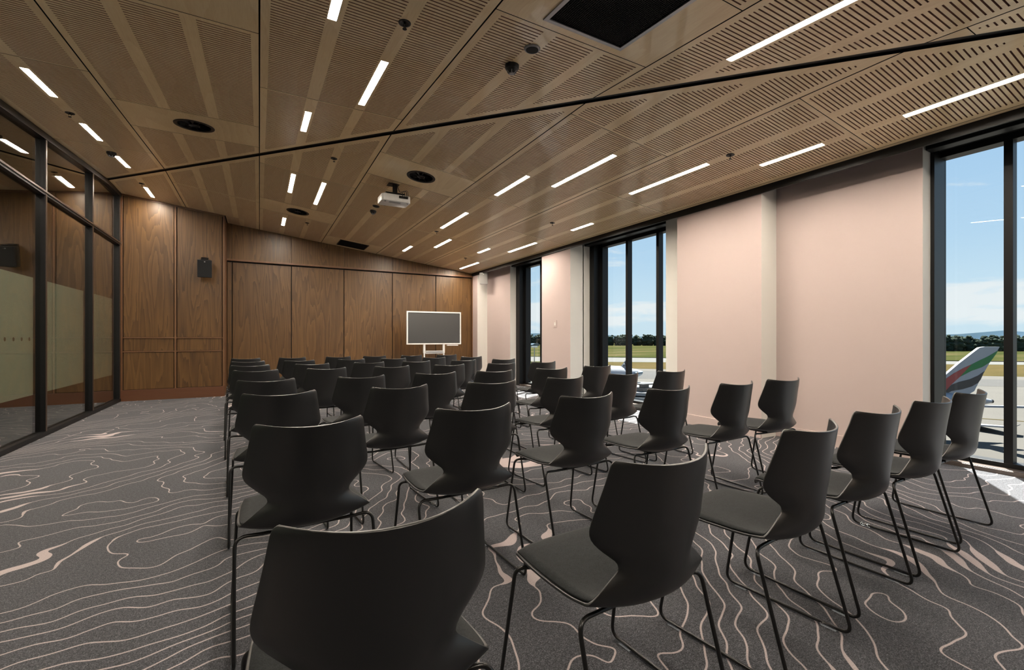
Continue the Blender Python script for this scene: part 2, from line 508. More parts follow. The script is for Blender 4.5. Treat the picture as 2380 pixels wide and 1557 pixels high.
PITCH, SW, GAP = 0.031, 0.0092, 0.0052
def panel(x0, x1, y0, y1, side, fields, holes=(), round_hole=None):
    """one ceiling panel with real slots; holes: rectangles cut in the plain strips"""
    zf = zN if side < 0 else zF
    OFF = 0.035
    mb = MB()
    X0, X1, Y0, Y1 = x0 + GAP, x1 - GAP, y0 + GAP * 0.6, y1 - GAP * 0.6
    TK = 0.020
    def cell(a, b, lo, hi):
        if b - a < 1e-5 or hi - lo < 1e-5: return
        pl = clip([(a, lo), (b, lo), (b, hi), (a, hi)], side, OFF)
        if len(pl) > 2: mb.face([(p[0], p[1], zf(*p)) for p in pl], 0)
    def holewalls(a, b, lo, hi, depth, mi_w, mi_b):
        q = [(a, lo), (b, lo), (b, hi), (a, hi)]
        lo3 = [(p[0], p[1], zf(*p)) for p in q]; hi3 = [(p[0], p[1], zf(*p) + depth) for p in q]
        for i in range(4):
            j = (i + 1) % 4
            mb.face([lo3[i], lo3[j], hi3[j], hi3[i]], mi_w)
        if mi_b is not None: mb.face(hi3[::-1], mi_b)
    # columns
    cols = []; cur = X0
    for (fa, fb) in fields:
        cols.append((cur, fa, False)); cols.append((fa, fb, True)); cur = fb
    cols.append((cur, X1, False))
    for (a, b, sl) in cols:
        if b <= a: continue
        if not sl:
            hs = sorted([h for h in holes if a - 1e-6 <= h[0] and h[1] <= b + 1e-6], key=lambda h: h[2])
            yy = Y0
            for (ha, hb, hc, hd) in hs:
                cell(a, b, yy, hc); cell(a, ha, hc, hd); cell(hb, b, hc, hd)
                holewalls(ha, hb, hc, hd, 0.03, 0, None); yy = hd
            if round_hole and a < round_hole[0] < b:
                cx_, cy_, r_ = round_hole; q = r_ * 1.12
                cell(a, b, yy, cy_ - q); cell(a, cx_ - q, cy_ - q, cy_ + q); cell(cx_ + q, b, cy_ - q, cy_ + q)
                K = 32
                for k in range(K):
                    aa, ab = 2 * PI * k / K, 2 * PI * (k + 1) / K
                    def sq(t_):
                        c_, s_ = math.cos(t_), math.sin(t_); m_ = max(abs(c_), abs(s_))
                        return (cx_ + q * c_ / m_, cy_ + q * s_ / m_)
                    ci = lambda t_: (cx_ + r_ * math.cos(t_), cy_ + r_ * math.sin(t_))
                    mb.face([(p[0], p[1], zf(*p)) for p in (sq(aa), sq(ab), ci(ab), ci(aa))], 0)
                yy = cy_ + q
            cell(a, b, yy, Y1)
        else:
            k0 = math.ceil((Y0 + 0.012) / PITCH)
            yy = Y0; k = k0
            while True:
                lo = k * PITCH; hi = lo + SW
                if hi > Y1 - 0.012: break
                # slot end where the margin along the fold is reached
                sa, sb = a, b
                lim = 0.10
                # side*(1.433x+y-6.642)/1.7474 > lim
                if side < 0:
                    mx_ = (6.642 - hi - lim * 1.7474) / 1.433; sb = min(sb, mx_)
                else:
                    mn_ = (6.642 - lo + lim * 1.7474) / 1.433; sa = max(sa, mn_)
                if sb - sa > 0.014:
                    cell(a, b, yy, lo)
                    cell(a, sa, lo, hi); cell(sb, b, lo, hi)
                    holewalls(sa, sb, lo, hi, TK, 1, 2)
                    yy = hi
                k += 1
            cell(a, b, yy, Y1)
    # edges of the board
    out = clip([(X0, Y0), (X1, Y0), (X1, Y1), (X0, Y1)], side, OFF)
    n = len(out)
    if n < 3: return None
    for i in range(n):
        p, q = out[i], out[(i + 1) % n]
        mb.face([(p[0], p[1], zf(*p)), (q[0], q[1], zf(*q)), (q[0], q[1], zf(*q) + TK), (p[0], p[1], zf(*p) + TK)], 3)
    me = bpy.data.meshes.new('ceiling_panel')
    me.from_pydata(mb.v, [], mb.f)
    for m_ in (m_ash, m_slot, m_slotback, m_void): me.materials.append(m_)
    me.polygons.foreach_set('material_index', mb.m)
    me.update()
    return put('ceiling_panel', me, ceiling)

def stdfields(x0): return [(x0 + 0.060, x0 + 0.370), (x0 + 0.467, x0 + 0.777), (x0 + 0.868, x0 + 1.178)]
LW = 0.031
LIGHTS = []   # xc, y0, y1, side
def L(xc, a, b, side, lab): LIGHTS.append((xc, a, b, side, lab))
L(0.405, 2.20, 3.11, -1, 'short stub of linear light cut by the top edge above the left aisle')
L(0.820, 3.431, 4.343, -1, 'long linear light left of centre, between two black sprinklers')
L(0.415, 4.797, 5.415, -1, 'short linear light just above the black fold line, left of centre')
L(-1.69, 5.205, 5.844, -1, 'slanting linear light nearest the camera above the glass partition')
L(-1.69, 6.61, 7.262, -1, 'middle linear light over the glass partition, beyond the sprinkler')
L(-1.69, 7.967, 8.629, -1, 'linear light beside the black smoke detector by the glass partition')
L(-1.69, 9.759, 10.394, 1, 'small linear light washing the top of the left timber wall')
L(0.418, 7.055, 7.985, 1, 'left one of a pair of linear lights beyond the fold line')
L(0.820, 7.078, 8.299, 1, 'right one of a pair of linear lights beyond the fold line')
L(0.418, 9.717, 10.398, 1, 'tiny linear light beyond the round diffuser near the back wall')
L(2.888, 4.795, 5.673, 1, 'linear light right of the projector, nearer the camera')
L(2.888, 6.674, 7.85, 1, 'linear light right of the projector, farther toward the back wall')
L(2.888, 9.707, 10.348, 1, 'very short linear light near the back wall above the display')
L(3.297, 8.442, 9.354, 1, 'linear light near the back wall, just right of the shortest one')
L(3.297, 3.691, 4.86, 1, 'long linear light at centre right of the ceiling')
L(4.138, 3.193, 4.353, 1, 'long linear light left of the right-hand sprinkler')
L(4.545, 2.273, 2.88, 1, 'linear light right of the sprinkler, close to the black window beam')
L(4.545, 0.60, 1.678, 1, 'long linear light running off the right edge of the photo')
L(4.545, 5.596, 6.147, 1, 'linear light above the middle window near the black beam')
L(4.545, 7.256, 8.339, 1, 'linear light above the tall narrow far window')
L(4.138, 8.415, 8.966, 1, 'small linear light left of the one over the far window')
L(4.545, 9.837, 10.953, 1, 'farthest linear light, next to the corner speaker')
L(2.885, 0.95, 2.064, -1, 'long bright linear light at the top right beside the big grille')
L(0.820, -1.4, -0.3, -1, 'linear fill light added out of sight behind the camera, left')  # this and the next two: unseen lamps added to light the room
L(-1.69, 0.6, 1.6, -1, 'linear fill light added out of sight above the glass, near the camera')
L(4.545, -3.2, -2.1, -1, 'linear fill light added out of sight behind the camera, window side')
def lh(x0, x1, y0, y1, side):
    return [(xc - LW, xc + LW, a, b) for (xc, a, b, s_, _) in LIGHTS if s_ == side and x0 < xc < x1 and y0 < a and b < y1]

XJ = [-1.225, 0.0, 1.24, 2.475, 3.715, 4.955]
def addp(x0, x1, y0, y1, side, fields=None, plain=False, rh=None, holes=None):
    if fields is None: fields = stdfields(x0)
    if plain: fields = []
    hs = holes if holes is not None else lh(x0, x1, y0, y1, side)
    if plain and hs:
        # treat the plain panel as three strips so the rectangular hole is framed
        pass
    panel(x0, x1, y0, y1, side, fields, hs, rh)
Lf = [(-2.11, -1.745), (-1.64, -1.285)]
for (a, b) in ((YN, -0.1), (-0.1, 2.47), (2.47, 4.97), (4.97, 7.50), (7.50, 9.90)): addp(XL, XJ[0], a, b, -1, Lf)
addp(XL, XJ[0], 8.3, YL + 0.02, 1, Lf)
for (a, b, pl) in ((YN, -1.4, 0), (-1.4, 0.3, 0), (0.3, 2.77, 0), (2.77, 3.55, 1), (3.55, 5.55, 0), (5.55, 6.33, 1), (6.33, 8.5, 0)):
    addp(XJ[0], XJ[1], a, b, -1, stdfields(XJ[0] - 0.006), plain=bool(pl), rh=(-0.612, 5.935, 0.172) if a == 5.55 else None)
addp(XJ[0], XJ[1], 6.6, 9.01, 1, stdfields(XJ[0] - 0.006)); addp(XJ[0], XJ[1], 9.01, YL, 1, stdfields(XJ[0] - 0.006)); 
addp(-0.59, XJ[1], YL, YB + 0.02, 1, [(-0.58 + 0.02, -0.36), (-0.355 + 0.08, -0.06)])
for (a, b) in ((YN, -1.45), (-1.45, 1.98), (1.98, 4.465), (4.465, 6.7)): addp(XJ[1], XJ[2], a, b, -1)
addp(XJ[1], XJ[2], 4.8, 6.95, 1); addp(XJ[1], XJ[2], 6.95, 8.65, 1); addp(XJ[1], XJ[2], 8.65, 9.385, 1, plain=True, rh=(0.603, 9.03, 0.172)); addp(XJ[1], XJ[2], 9.385, YB + 0.02, 1)
GN = (1.555, 2.145, 1.760, 2.350)
for (a, b) in ((YN, -2.5), (-2.5, 0.0), (0.0, 1.676), (2.44, 4.9)): addp(XJ[2], XJ[3], a, b, -1)
# plain panel with the square grille opening: the hole sits in one plain column
panel(XJ[2], XJ[3], 1.676, 2.44, -1, [], [GN])
addp(XJ[2], XJ[3], 3.1, 5.43, 1); addp(XJ[2], XJ[3], 5.43, 6.215, 1, plain=True, rh=(1.857, 5.81, 0.172))
addp(XJ[2], XJ[3], 6.215, 6.635, 1); addp(XJ[2], XJ[3], 6.635, 7.92, 1); addp(XJ[2], XJ[3], 7.92, 10.40, 1)
GF = (1.56, 2.15, 10.53, 11.09)
panel(XJ[2], XJ[3], 10.40, YB + 0.02, 1, [], [GF])
for (a, b) in ((YN, -1.7), (-1.7, 0.8), (0.8, 3.1)): addp(XJ[3], XJ[4], a, b, -1)
for (a, b) in ((1.3, 3.36), (3.36, 5.84), (5.84, 8.33), (8.33, YB + 0.02)): addp(XJ[3], XJ[4], a, b, 1)
for (a, b) in ((YN, -3.8), (-3.8, -1.4), (-1.4, 1.065), (1.065, 1.4)): addp(XJ[4], XJ[5] , a, b, -1)
for (a, b) in ((-0.5, 2.035), (2.035, 4.525), (4.525, 6.94), (6.94, 9.42), (9.42, YB + 0.02)): addp(XJ[4], XJ[5], a, b, 1)
for (a, b, sd_) in ((YN, -0.5, -1), (-0.55, 4.5, 1), (4.5, YB + 0.02, 1)): panel(XJ[5] - 0.004, 5.001, a, b, sd_, [])

# black fold channel
c = MB()
for s_ in (-1, 1):
    pass
x0_, x1_ = XL, 5.0
nx, ny = 1.433 / 1.7474, 1 / 1.7474
def fp(x, o, dz): return (x + nx * o, fl(x) + ny * o, zF(x, 0) + dz)
c.face([fp(x0_, -0.032, 0.012), fp(x1_, -0.032, 0.012), fp(x1_, 0.032, 0.012), fp(x0_, 0.032, 0.012)])
c.face([fp(x0_, -0.032, 0.0), fp(x1_, -0.032, 0.0), fp(x1_, -0.032, 0.012), fp(x0_, -0.032, 0.012)])
c.face([fp(x0_, 0.032, 0.0), fp(x1_, 0.032, 0.0), fp(x1_, 0.032, 0.012), fp(x0_, 0.032, 0.012)])
tag(c.build('trim_1', m_blackmetal), kind='structure')

# ------------------------------------------------------------------ window wall
WIN = [(8.02, 9.66), (4.83, 6.83), (-1.75, 1.82), (-5.4, -3.3)]
PIER = [(10.93, 11.30), (6.83, 7.80), (3.17, 4.37), (-3.3, -2.2)]
ZT = 3.05
w = MB()
def pinkbox(x0, x1, y0, y1, z0, z1):
    # face towards the room pink (0), returns white (1)
    w.face([(x0, y0, z0), (x0, y0, z1), (x0, y1, z1), (x0, y1, z0)], 0)
    w.face([(x0, y0, z0), (x1, y0, z0), (x1, y0, z1), (x0, y0, z1)], 1)
    w.face([(x0, y1, z0), (x1, y1, z0), (x1, y1, z1), (x0, y1, z1)], 1)
    w.face([(x1, y0, z0), (x1, y0, z1), (x1, y1, z1), (x1, y1, z0)], 1)
edges = sorted(WIN)
cur = YN
for (a, b) in edges:
    pinkbox(XW, 5.80, cur, a, 0, ZT); cur = b
pinkbox(XW, 5.80, cur, 11.40, 0, ZT)
w.box(XW - 0.003, XW + 0.01, 4.371, 4.829, 0.0, ZT - 0.1, 1)
for (a, b) in PIER: pinkbox(XP, XW + 0.02, a, b, 0, 2.96)
# soffit above the recesses and lintel over the windows
w.box(5.035, 5.80, YN, 11.4, 2.97, 3.05, 2)
for (a, b) in WIN: w.box(5.46, 5.80, a, b, 2.90, 2.98, 2)
wr = w.build('wall_right', [m_pink, m_white, m_void]); tag(wr, kind='structure')

b = MB()
bh, bt = 0.13, 0.014
def bbx(x, y0, y1): b.box(x - bt, x + 0.004, y0, y1, 0, bh)
cur = YN
for (a, b2) in edges:
    segs = [(cur, a)]
    for (pa, pb) in sorted(PIER):
        ns = []
        for (s0, s1) in segs:
            if pb <= s0 or pa >= s1: ns.append((s0, s1))
            else:
                if pa > s0: ns.append((s0, pa))
                if pb < s1: ns.append((pb, s1))
        segs = ns
    for (s0, s1) in segs:
        if s1 - s0 > 0.05: bbx(XW, s0, s1)
    cur = b2
bbx(XW, 9.66, 10.93)
for (pa, pb) in PIER: bbx(XP, pa, pb)
tag(b.build('baseboard_right', m_pink, bevel=0.002), kind='structure')

# black pelmet beam along the ceiling edge
c = MB()
c.box(5.001, 5.020, YN, YB, 2.800, 2.895); c.box(5.020, 5.034, YN, YB, 2.83, 2.96)
tag(c.build('trim_2', m_blackmetal), kind='structure')

def window(idx, a, b, mull, jamb_far, extra=0.0):
    """a..b along Y; b is the far side"""
    win = empty('window_%d' % idx, (5.6, (a + b) / 2, 0)); tag(win, kind='structure')
    off = (-5.6, -(a + b) / 2, 0)
    def B(name, x0, x1, y0, y1, z0, z1, m_=m_frame, bev=0.0015):
        q = MB(); q.box(x0 + off[0], x1 + off[0], y0 + off[1], y1 + off[1], z0, z1)
        return q.build(name, m_, win, bevel=bev)
    B('jamb', 5.47, 5.735, b - jamb_far, b - 0.001, 0.0, 2.90)
    if jamb_far > 0.1:
        B('jamb', 5.60, 5.735, b - jamb_far - 0.09, b - jamb_far, 0.06, 2.90)
    B('jamb', 5.47, 5.735, a + 0.001, a + 0.05, 0.0, 2.90)
    B('head_rail', 5.60, 5.735, a + 0.05, b - jamb_far, 2.84, 2.90)
    B('sill_rail', 5.60, 5.735, a + 0.05, b - jamb_far, 0.0, 0.075)
    q = MB(); q.box(5.47 + off[0], 5.60 + off[0], a + 0.05 + off[1], b - jamb_far + off[1], 0.0, 0.035)
    q.box(5.475 + off[0], 5.49 + off[0], a + 0.05 + off[1], b - jamb_far + off[1], 0.035, 0.042)
    q.build('sill', m_sill, win, bevel=0.002)
    for y in mull: B('mullion', 5.60, 5.70, y - 0.028, y + 0.028, 0.075, 2.84)
    ys = [a + 0.05] + sorted(y for y in mull) + [b - jamb_far - (0.09 if jamb_far > 0.1 else 0)]
    for i in range(len(ys) - 1):
        q = MB(); q.box(5.702 + off[0], 5.712 + off[0], ys[i] + off[1], ys[i + 1] + off[1], 0.07, 2.845)
        q.build('pane', m_glass, win)
    # roller blind cassette in front of the head
    bb = B('blind_cassette', 5.335, 5.455, a + 0.01, b - 0.01, 2.865, 2.955, m_frame, 0.006)
    return win
window(1, 8.02, 9.66, [8.75], 0.17)
window(2, 4.83, 6.83, [5.97, 5.27], 0.13)
window(3, -1.75, 1.82, [1.345, 0.55, -0.25, -1.0], 0.03)
window(4, -5.4, -3.3, [-4.3], 0.03)

# ------------------------------------------------------------------ timber walls at the back
wb = MB()
wb.box(XL - 0.06, -0.62, YL + 0.03, YL + 0.12, 0, 3.9)
wb.box(-0.70, 5.31, YB + 0.05, YB + 0.15, 0, 3.7)
wall_back = wb.build('wall_back', m_void); tag(wall_back, kind='structure')
def slope_box(x0, x1, y0, y1, z0, dz, m_, name, parent):
    q = MB(); za, zb = zF(x0, 0) - dz, zF(x1, 0) - dz
    q.hexa([(x0, y0, z0), (x1, y0, z0), (x1, y1, z0), (x0, y1, z0), (x0, y0, za), (x1, y0, zb), (x1, y1, zb), (x0, y1, za)])
    return q.build(name, m_, parent, bevel=0.002)
def wbox(name, x0, x1, y0, y1, z0, z1, m_, parent=None, bev=0.002):
    q = MB(); q.box(x0, x1, y0, y1, z0, z1)
    return q.build(name, m_, parent if parent else wall_back, bevel=bev)
# left section: two bays, three panels each
bays = [(-2.165, -1.405), (-1.375, -0.635)]
for (a, b_) in bays:
    slope_box(a + 0.012, b_ - 0.012, YL + 0.012, YL + 0.03, 1.165, 0.03, m_oak, 'wall_panel', wall_back)
    wbox('wall_panel', a + 0.012, b_ - 0.012, YL + 0.012, YL + 0.03, 0.912, 1.135, m_oak)
    wbox('wall_panel', a + 0.012, b_ - 0.012, YL + 0.012, YL + 0.03, 0.205, 0.882, m_oak)
    for zz in (1.138, 0.885): wbox('moulding', a, b_, YL - 0.004, YL + 0.012, zz, zz + 0.024, m_oak_trim)
    q = MB(); za, zb = zF(a, 0) - 0.002, zF(b_, 0) - 0.002
    q.hexa([(a, YL - 0.004, za - 0.03), (b_, YL - 0.004, zb - 0.03), (b_, YL + 0.012, zb - 0.03), (a, YL + 0.012, za - 0.03),
            (a, YL - 0.004, za), (b_, YL - 0.004, zb), (b_, YL + 0.012, zb), (a, YL + 0.012, za)])
    q.build('moulding', m_oak_trim, wall_back)
for (a, b_) in ((-2.19, -2.165), (-1.405, -1.375), (-0.635, -0.60)):
    slope_box(a, b_, YL - 0.008, YL + 0.03, 0.0, 0.003, m_oak_trim, 'stile', wall_back)
# return between the left section and the recessed sliding wall
slope_box(-0.625, -0.600, YL + 0.03, YB + 0.05, 0.0, 0.003, m_oak_trim, 'reveal_board', wall_back)
tag(wbox('baseboard_left', XL, -0.60, YL - 0.018, YL + 0.012, 0.0, 0.20, m_oak_skirt, None), kind='structure')
bpy.data.objects['baseboard_left'].parent = None
# bulkhead and sliding panels
DX = [-0.60, -0.505, 0.625, 1.74, 2.875, 4.00, 5.005]
ZD = 2.775
for i in range(len(DX) - 1):
    slope_box(DX[i] + 0.002, DX[i + 1] - 0.002, YB, YB + 0.045, ZD + 0.035, 0.003, m_oak, 'bulkhead_panel', wall_back)
    wbox('sliding_panel', DX[i] + 0.009, DX[i + 1] - 0.009, YB + 0.035, YB + 0.05, 0.015, ZD - 0.028, m_oak)
wbox('head_moulding', -0.60, 5.06, YB - 0.03, YB + 0.03, ZD - 0.005, ZD + 0.035, m_oak_trim)
slope_box(5.005, 5.045, YB - 0.02, YB + 0.05, 0.0, 0.003, m_oak_trim, 'stile', wall_back)

# ------------------------------------------------------------------ glass partition on the left
wl = empty('wall_left', (XL, 4.0, 0)); tag(wl, kind='structure')
def P_(name, x0, x1, y0, y1, z0, z1, m_, bev=0.002):
    q = MB(); q.box(x0 - XL, x1 - XL, y0 - 4, y1 - 4, z0, z1)
    return q.build(name, m_, wl, bevel=bev)
MY = [10.56, 9.05, 7.33, 5.60, 3.87, 2.14, 0.41, -1.3, -3.0, -4.7, YN]
for y in MY:
    zt = (zF(XL, 0) if dfold(XL, y) > 0 else zN(XL, y))
    P_('mullion', XL - 0.11, XL, y - 0.028, y + 0.028, 0.05, zt - 0.02, m_blackmetal)
    P_('mullion_cap', XL, XL + 0.006, y - 0.020, y + 0.010, 0.05, zt - 0.03, m_bronze, 0.001)
P_('sill_rail', XL - 0.11, XL + 0.008, YN, YL, 0.0, 0.055, m_blackmetal)
P_('transom', XL - 0.10, XL + 0.004, YN, YL, 2.815, 2.865, m_blackmetal)
P_('transom_cap', XL + 0.004, XL + 0.012, YN, YL, 2.845, 2.868, m_bronze, 0.001)
q = MB()
ys_ = [YN, fl(XL), YL]
for i in range(2):
    a, b_ = ys_[i], ys_[i + 1]
    za = zN(XL, a) if i == 0 else zF(XL, 0); zb = zF(XL, 0)
    x0_, x1_ = -0.12, 0.012
    q.hexa([(x0_, a - 4, za - 0.075), (x1_, a - 4, za - 0.075), (x1_, b_ - 4, zb - 0.075), (x0_, b_ - 4, zb - 0.075),
            (x0_, a - 4, za + 0.03), (x1_, a - 4, za - 0.001), (x1_, b_ - 4, zb - 0.001), (x0_, b_ - 4, zb + 0.03)])
q.build('head_rail', m_blackmetal, wl)
for i in range(len(MY) - 1):
    b_, a = MY[i] - 0.028, MY[i + 1] + 0.028
    q = MB(); q.box(-0.052, -0.042, a - 4, b_ - 4, 0.055, 2.815); q.build('pane', m_pglass, wl)
    za = min(zN(XL, a), zF(XL, 0)) - 0.07; zb = min(zN(XL, b_), zF(XL, 0)) - 0.07
    if min(za, zb) > 2.9:
        q = MB(); q.hexa([(-0.052, a - 4, 2.865), (-0.042, a - 4, 2.865), (-0.042, b_ - 4, 2.865), (-0.052, b_ - 4, 2.865),
                          (-0.052, a - 4, za), (-0.042, a - 4, za), (-0.042, b_ - 4, zb), (-0.052, b_ - 4, zb)])
        q.build('pane', m_pglass, wl)
    q = MB(); q.box(-0.100, -0.097, a - 4 + 0.0, b_ - 4 - 0.02, 0.49, 1.845); fm = q.build('frosted_film', m_film, wl)
    if i in (2, 3):
        q = MB()
        for k in range(9):
            yy = b_ - 0.12 - k * 0.19
            if yy < a + 0.05: break
            q.lathe([(0.022, -0.0965), (0.022, -0.0955)], (0, yy - 4, 1.135), 14, axis='x')
        q.build('dot_marker', m_oak_trim, fm)
# corridor beyond the glass
c = MB()
c.face([(-5.0, YN, -0.001), (XL - 0.02, YN, -0.001), (XL - 0.02, 12, -0.001), (-5.0, 12, -0.001)])
tag(c.build('floor_corridor', m_carpet), kind='structure')
c = MB()
c.box(-5.1, -5.0, YN, 12, 0, 4.1); c.box(-5.0, XL - 0.06, YN - 0.1, YN, 0, 4.1); c.box(-5.0, XL - 0.06, YL + 0.03, YL + 0.15, 0, 4.1)
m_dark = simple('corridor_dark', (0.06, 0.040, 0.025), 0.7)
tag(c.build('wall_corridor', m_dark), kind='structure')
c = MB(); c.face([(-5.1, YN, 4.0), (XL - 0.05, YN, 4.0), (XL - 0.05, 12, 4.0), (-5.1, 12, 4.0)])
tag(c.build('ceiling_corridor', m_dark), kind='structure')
# wall behind the camera
c = MB(); c.box(XL - 0.1, 5.8, YN - 0.1, YN, 0, 3.2)
tag(c.build('wall_near', m_oak), kind='structure')

# ------------------------------------------------------------------ ceiling fittings
def tilt(side):
    if side < 0: nrm = Vector((0.0023, 0.0872, -1))
    else: nrm = Vector((-0.1227, 0, -1))
    nrm = -nrm.normalized()
    xax = Vector((1, 0, 0)); xax = (xax - nrm * xax.dot(nrm)).normalized()
    yax = nrm.cross(xax)
    return Matrix((xax, yax, nrm)).transposed().to_euler()
for (xc, a, b_, s_, lab) in LIGHTS:
    zf = zN if s_ < 0 else zF
    ym = (a + b_) / 2
    cpt = Vector((xc, ym, zf(xc, ym)))
    root = empty('ceiling_light', cpt, tilt(s_))
    tag(root, 'warm ' + lab, 'ceiling light', 'linear ceiling lights')
    hl = (b_ - a) / 2
    q = MB(); w_ = LW - 0.0005
    for (x0, x1, y0, y1) in ((-w_, -w_ + 0.003, -hl, hl), (w_ - 0.003, w_, -hl, hl), (-w_ + 0.003, w_ - 0.003, -hl, -hl + 0.003), (-w_ + 0.003, w_ - 0.003, hl - 0.003, hl)):
        q.box(x0, x1, y0, y1, -0.0005, 0.026)
    q.build('frame', m_bronze, root)
    q = MB(); q.box(-w_ + 0.0032, w_ - 0.0032, -hl + 0.0032, hl - 0.0032, 0.004, 0.008)
    q.build('diffuser', m_lamp, root)

def diffuser(x, y, s_, lab):
    zf = zN if s_ < 0 else zF
    root = empty('air_diffuser', (x, y, zf(x, y)), tilt(s_))
    tag(root, lab, 'air vent', 'round swirl diffusers')
    q = MB(); q.lathe([(0.150, 0.012), (0.152, -0.004), (0.170, -0.008), (0.184, -0.006), (0.186, 0.0), (0.172, 0.001), (0.172, 0.10), (0.150, 0.10), (0.150, 0.012)], seg=40, cap=False)
    q.build('ring', m_blackmetal, root, smooth=True)
    q = MB(); q.lathe([(0.171, 0.098), (0.171, 0.103)], seg=24); q.build('back_plate', m_void, root)
    q = MB(); q.lathe([(0.020, 0.05), (0.046, 0.02), (0.052, -0.002), (0.046, -0.004), (0.040, 0.008)], seg=24); q.build('hub', m_black_pl, root, smooth=True)
    bl = MB()
    bl.hexa([(0.05, -0.003, 0.0), (0.151, -0.006, 0.0), (0.151, 0.020, 0.030), (0.05, 0.008, 0.030),
             (0.05, 0.0, 0.0), (0.151, -0.003, 0.0), (0.151, 0.023, 0.030), (0.05, 0.011, 0.030)])
    me = bl.mesh('blade', m_grey_pl if False else m_blackmetal)
    for k in range(10): put('blade', me, root, rot=(0, 0, 2 * PI * k / 10 + 0.2))
diffuser(-0.612, 5.935, -1, 'round black swirl diffuser in plain panel near the glass partition')
diffuser(0.603, 9.03, 1, 'small far round black diffuser near the sliding timber wall')
diffuser(1.857, 5.81, 1, 'round black swirl diffuser next to the projector')

def grille(G, s_, lab, m_f, fw, big):
    x0, x1, y0, y1 = G
    zf = zN if s_ < 0 else zF
    xm, ym = (x0 + x1) / 2, (y0 + y1) / 2
    root = empty('air_grille', (xm, ym, zf(xm, ym)), tilt(s_))
    tag(root, lab, 'air vent')
    hx_, hy_ = (x1 - x0) / 2, (y1 - y0) / 2
    q = MB()
    o_ = fw * 0.75
    for (a, b_, c_, d_) in ((-hx_ - o_, -hx_ + fw - o_, -hy_ - o_, hy_ + o_), (hx_ - fw + o_, hx_ + o_, -hy_ - o_, hy_ + o_),
                            (-hx_ + fw - o_, hx_ - fw + o_, -hy_ - o_, -hy_ + fw - o_), (-hx_ + fw - o_, hx_ - fw + o_, hy_ - fw + o_, hy_ + o_)):
        q.box(a, b_, c_, d_, -0.008, 0.0)
    q.build('frame', m_f, root, bevel=0.002)
    q = MB(); q.box(-hx_, hx_, -hy_, hy_, 0.028, 0.032); q.build('back_plate', m_void, root)
    q = MB(); p = 0.0135
    n_ = int(2 * hx_ / p)
    for k in range(n_ + 1):
        xx = -hx_ + k * p; q.box(xx, xx + 0.0014, -hy_, hy_, -0.001, 0.012)
    n_ = int(2 * hy_ / p)
    for k in range(n_ + 1):
        yy = -hy_ + k * p; q.box(-hx_, hx_, yy, yy + 0.0014, -0.0012, 0.012)
    g = q.build('egg_crate_core', m_blackmetal, root); g['kind'] = 'stuff'
grille(GN, -1, 'large square black egg-crate grille with silver frame at the top', m_silver, 0.028, True)
grille(GF, 1, 'dark rectangular grille in the ceiling against the back wall', m_blackmetal, 0.02, False)

def sprinkler(x, y, s_, lab):
    zf = zN if s_ < 0 else zF
    root = empty('sprinkler', (x, y, zf(x, y)), (0, 0, 0.4))
    tag(root, lab, 'sprinkler', 'ceiling sprinklers')
    q = MB(); q.lathe([(0.039, 0.004), (0.039, -0.005), (0.031, -0.007), (0.026, -0.004), (0.010, -0.002)], seg=24); q.build('escutcheon', m_black_pl, root, smooth=True)
    q = MB(); q.lathe([(0.008, 0.01), (0.008, -0.012)], seg=10); q.tube([(-0.007, 0, -0.01), (-0.010, 0, -0.024), (-0.003, 0, -0.038)], 0.0018, 6); q.tube([(0.007, 0, -0.01), (0.010, 0, -0.024), (0.003, 0, -0.038)], 0.0018, 6)
    q.build('frame', m_blackmetal, root)
    q = MB(); q.lathe([(0.004, -0.036), (0.014, -0.040), (0.014, -0.042), (0.003, -0.042)], seg=12); q.build('deflector', m_blackmetal, root)
sprinkler(0.812, 2.878, -1, 'black sprinkler nearest the camera, at the top centre-left')
sprinkler(-1.70, 6.282, -1, 'black sprinkler between the first two lights over the glass partition')
sprinkler(0.815, 6.052, 1, 'black sprinkler just beyond the fold line left of centre')
sprinkler(0.818, 9.703, 1, 'tiny black sprinkler beyond the far round diffuser')
sprinkler(2.896, 8.12, 1, 'tiny black sprinkler between lights right of the projector')
sprinkler(4.10, 6.055, 1, 'black sprinkler over the middle window')
sprinkler(4.132, 2.931, 1, 'black sprinkler between two long lights at the right')
sprinkler(4.145, 9.671, 1, 'farthest sprinkler, near the corner speaker')
sprinkler(-1.70, 9.55, 1, 'black sprinkler beside the light washing the left timber wall')

def smoke(x, y, s_, lab):
    zf = zN if s_ < 0 else zF
    root = empty('smoke_detector', (x, y, zf(x, y)), tilt(s_)); tag(root, lab, 'smoke detector', 'black smoke detectors')
    q = MB(); q.lathe([(0.052, 0.001), (0.052, -0.022), (0.047, -0.030)], seg=28); q.build('base', m_black_pl, root, smooth=True)
    q = MB(); q.lathe([(0.044, -0.030), (0.034, -0.048), (0.022, -0.054)], seg=28); q.build('chamber', m_black_pl, root, smooth=True)
    q = MB()
    for k in range(6):
        a_ = k * PI / 3; q.tube([(0.037 * math.cos(a_), 0.037 * math.sin(a_), -0.044), (0.021 * math.cos(a_), 0.021 * math.sin(a_), -0.060)], 0.0035, 6)
    q.lathe([(0.021, -0.056), (0.021, -0.063), (0.017, -0.065)], seg=20)
    q.build('sensor_cap', m_grey_pl, root)
smoke(1.64, 2.955, -1, 'black smoke detector beside the flat round ceiling speaker, near the big grille')
smoke(-1.70, 7.78, -1, 'black smoke detector by the lights above the glass partition')
smoke(1.672, 7.82, 1, 'small black smoke detector under the projector')
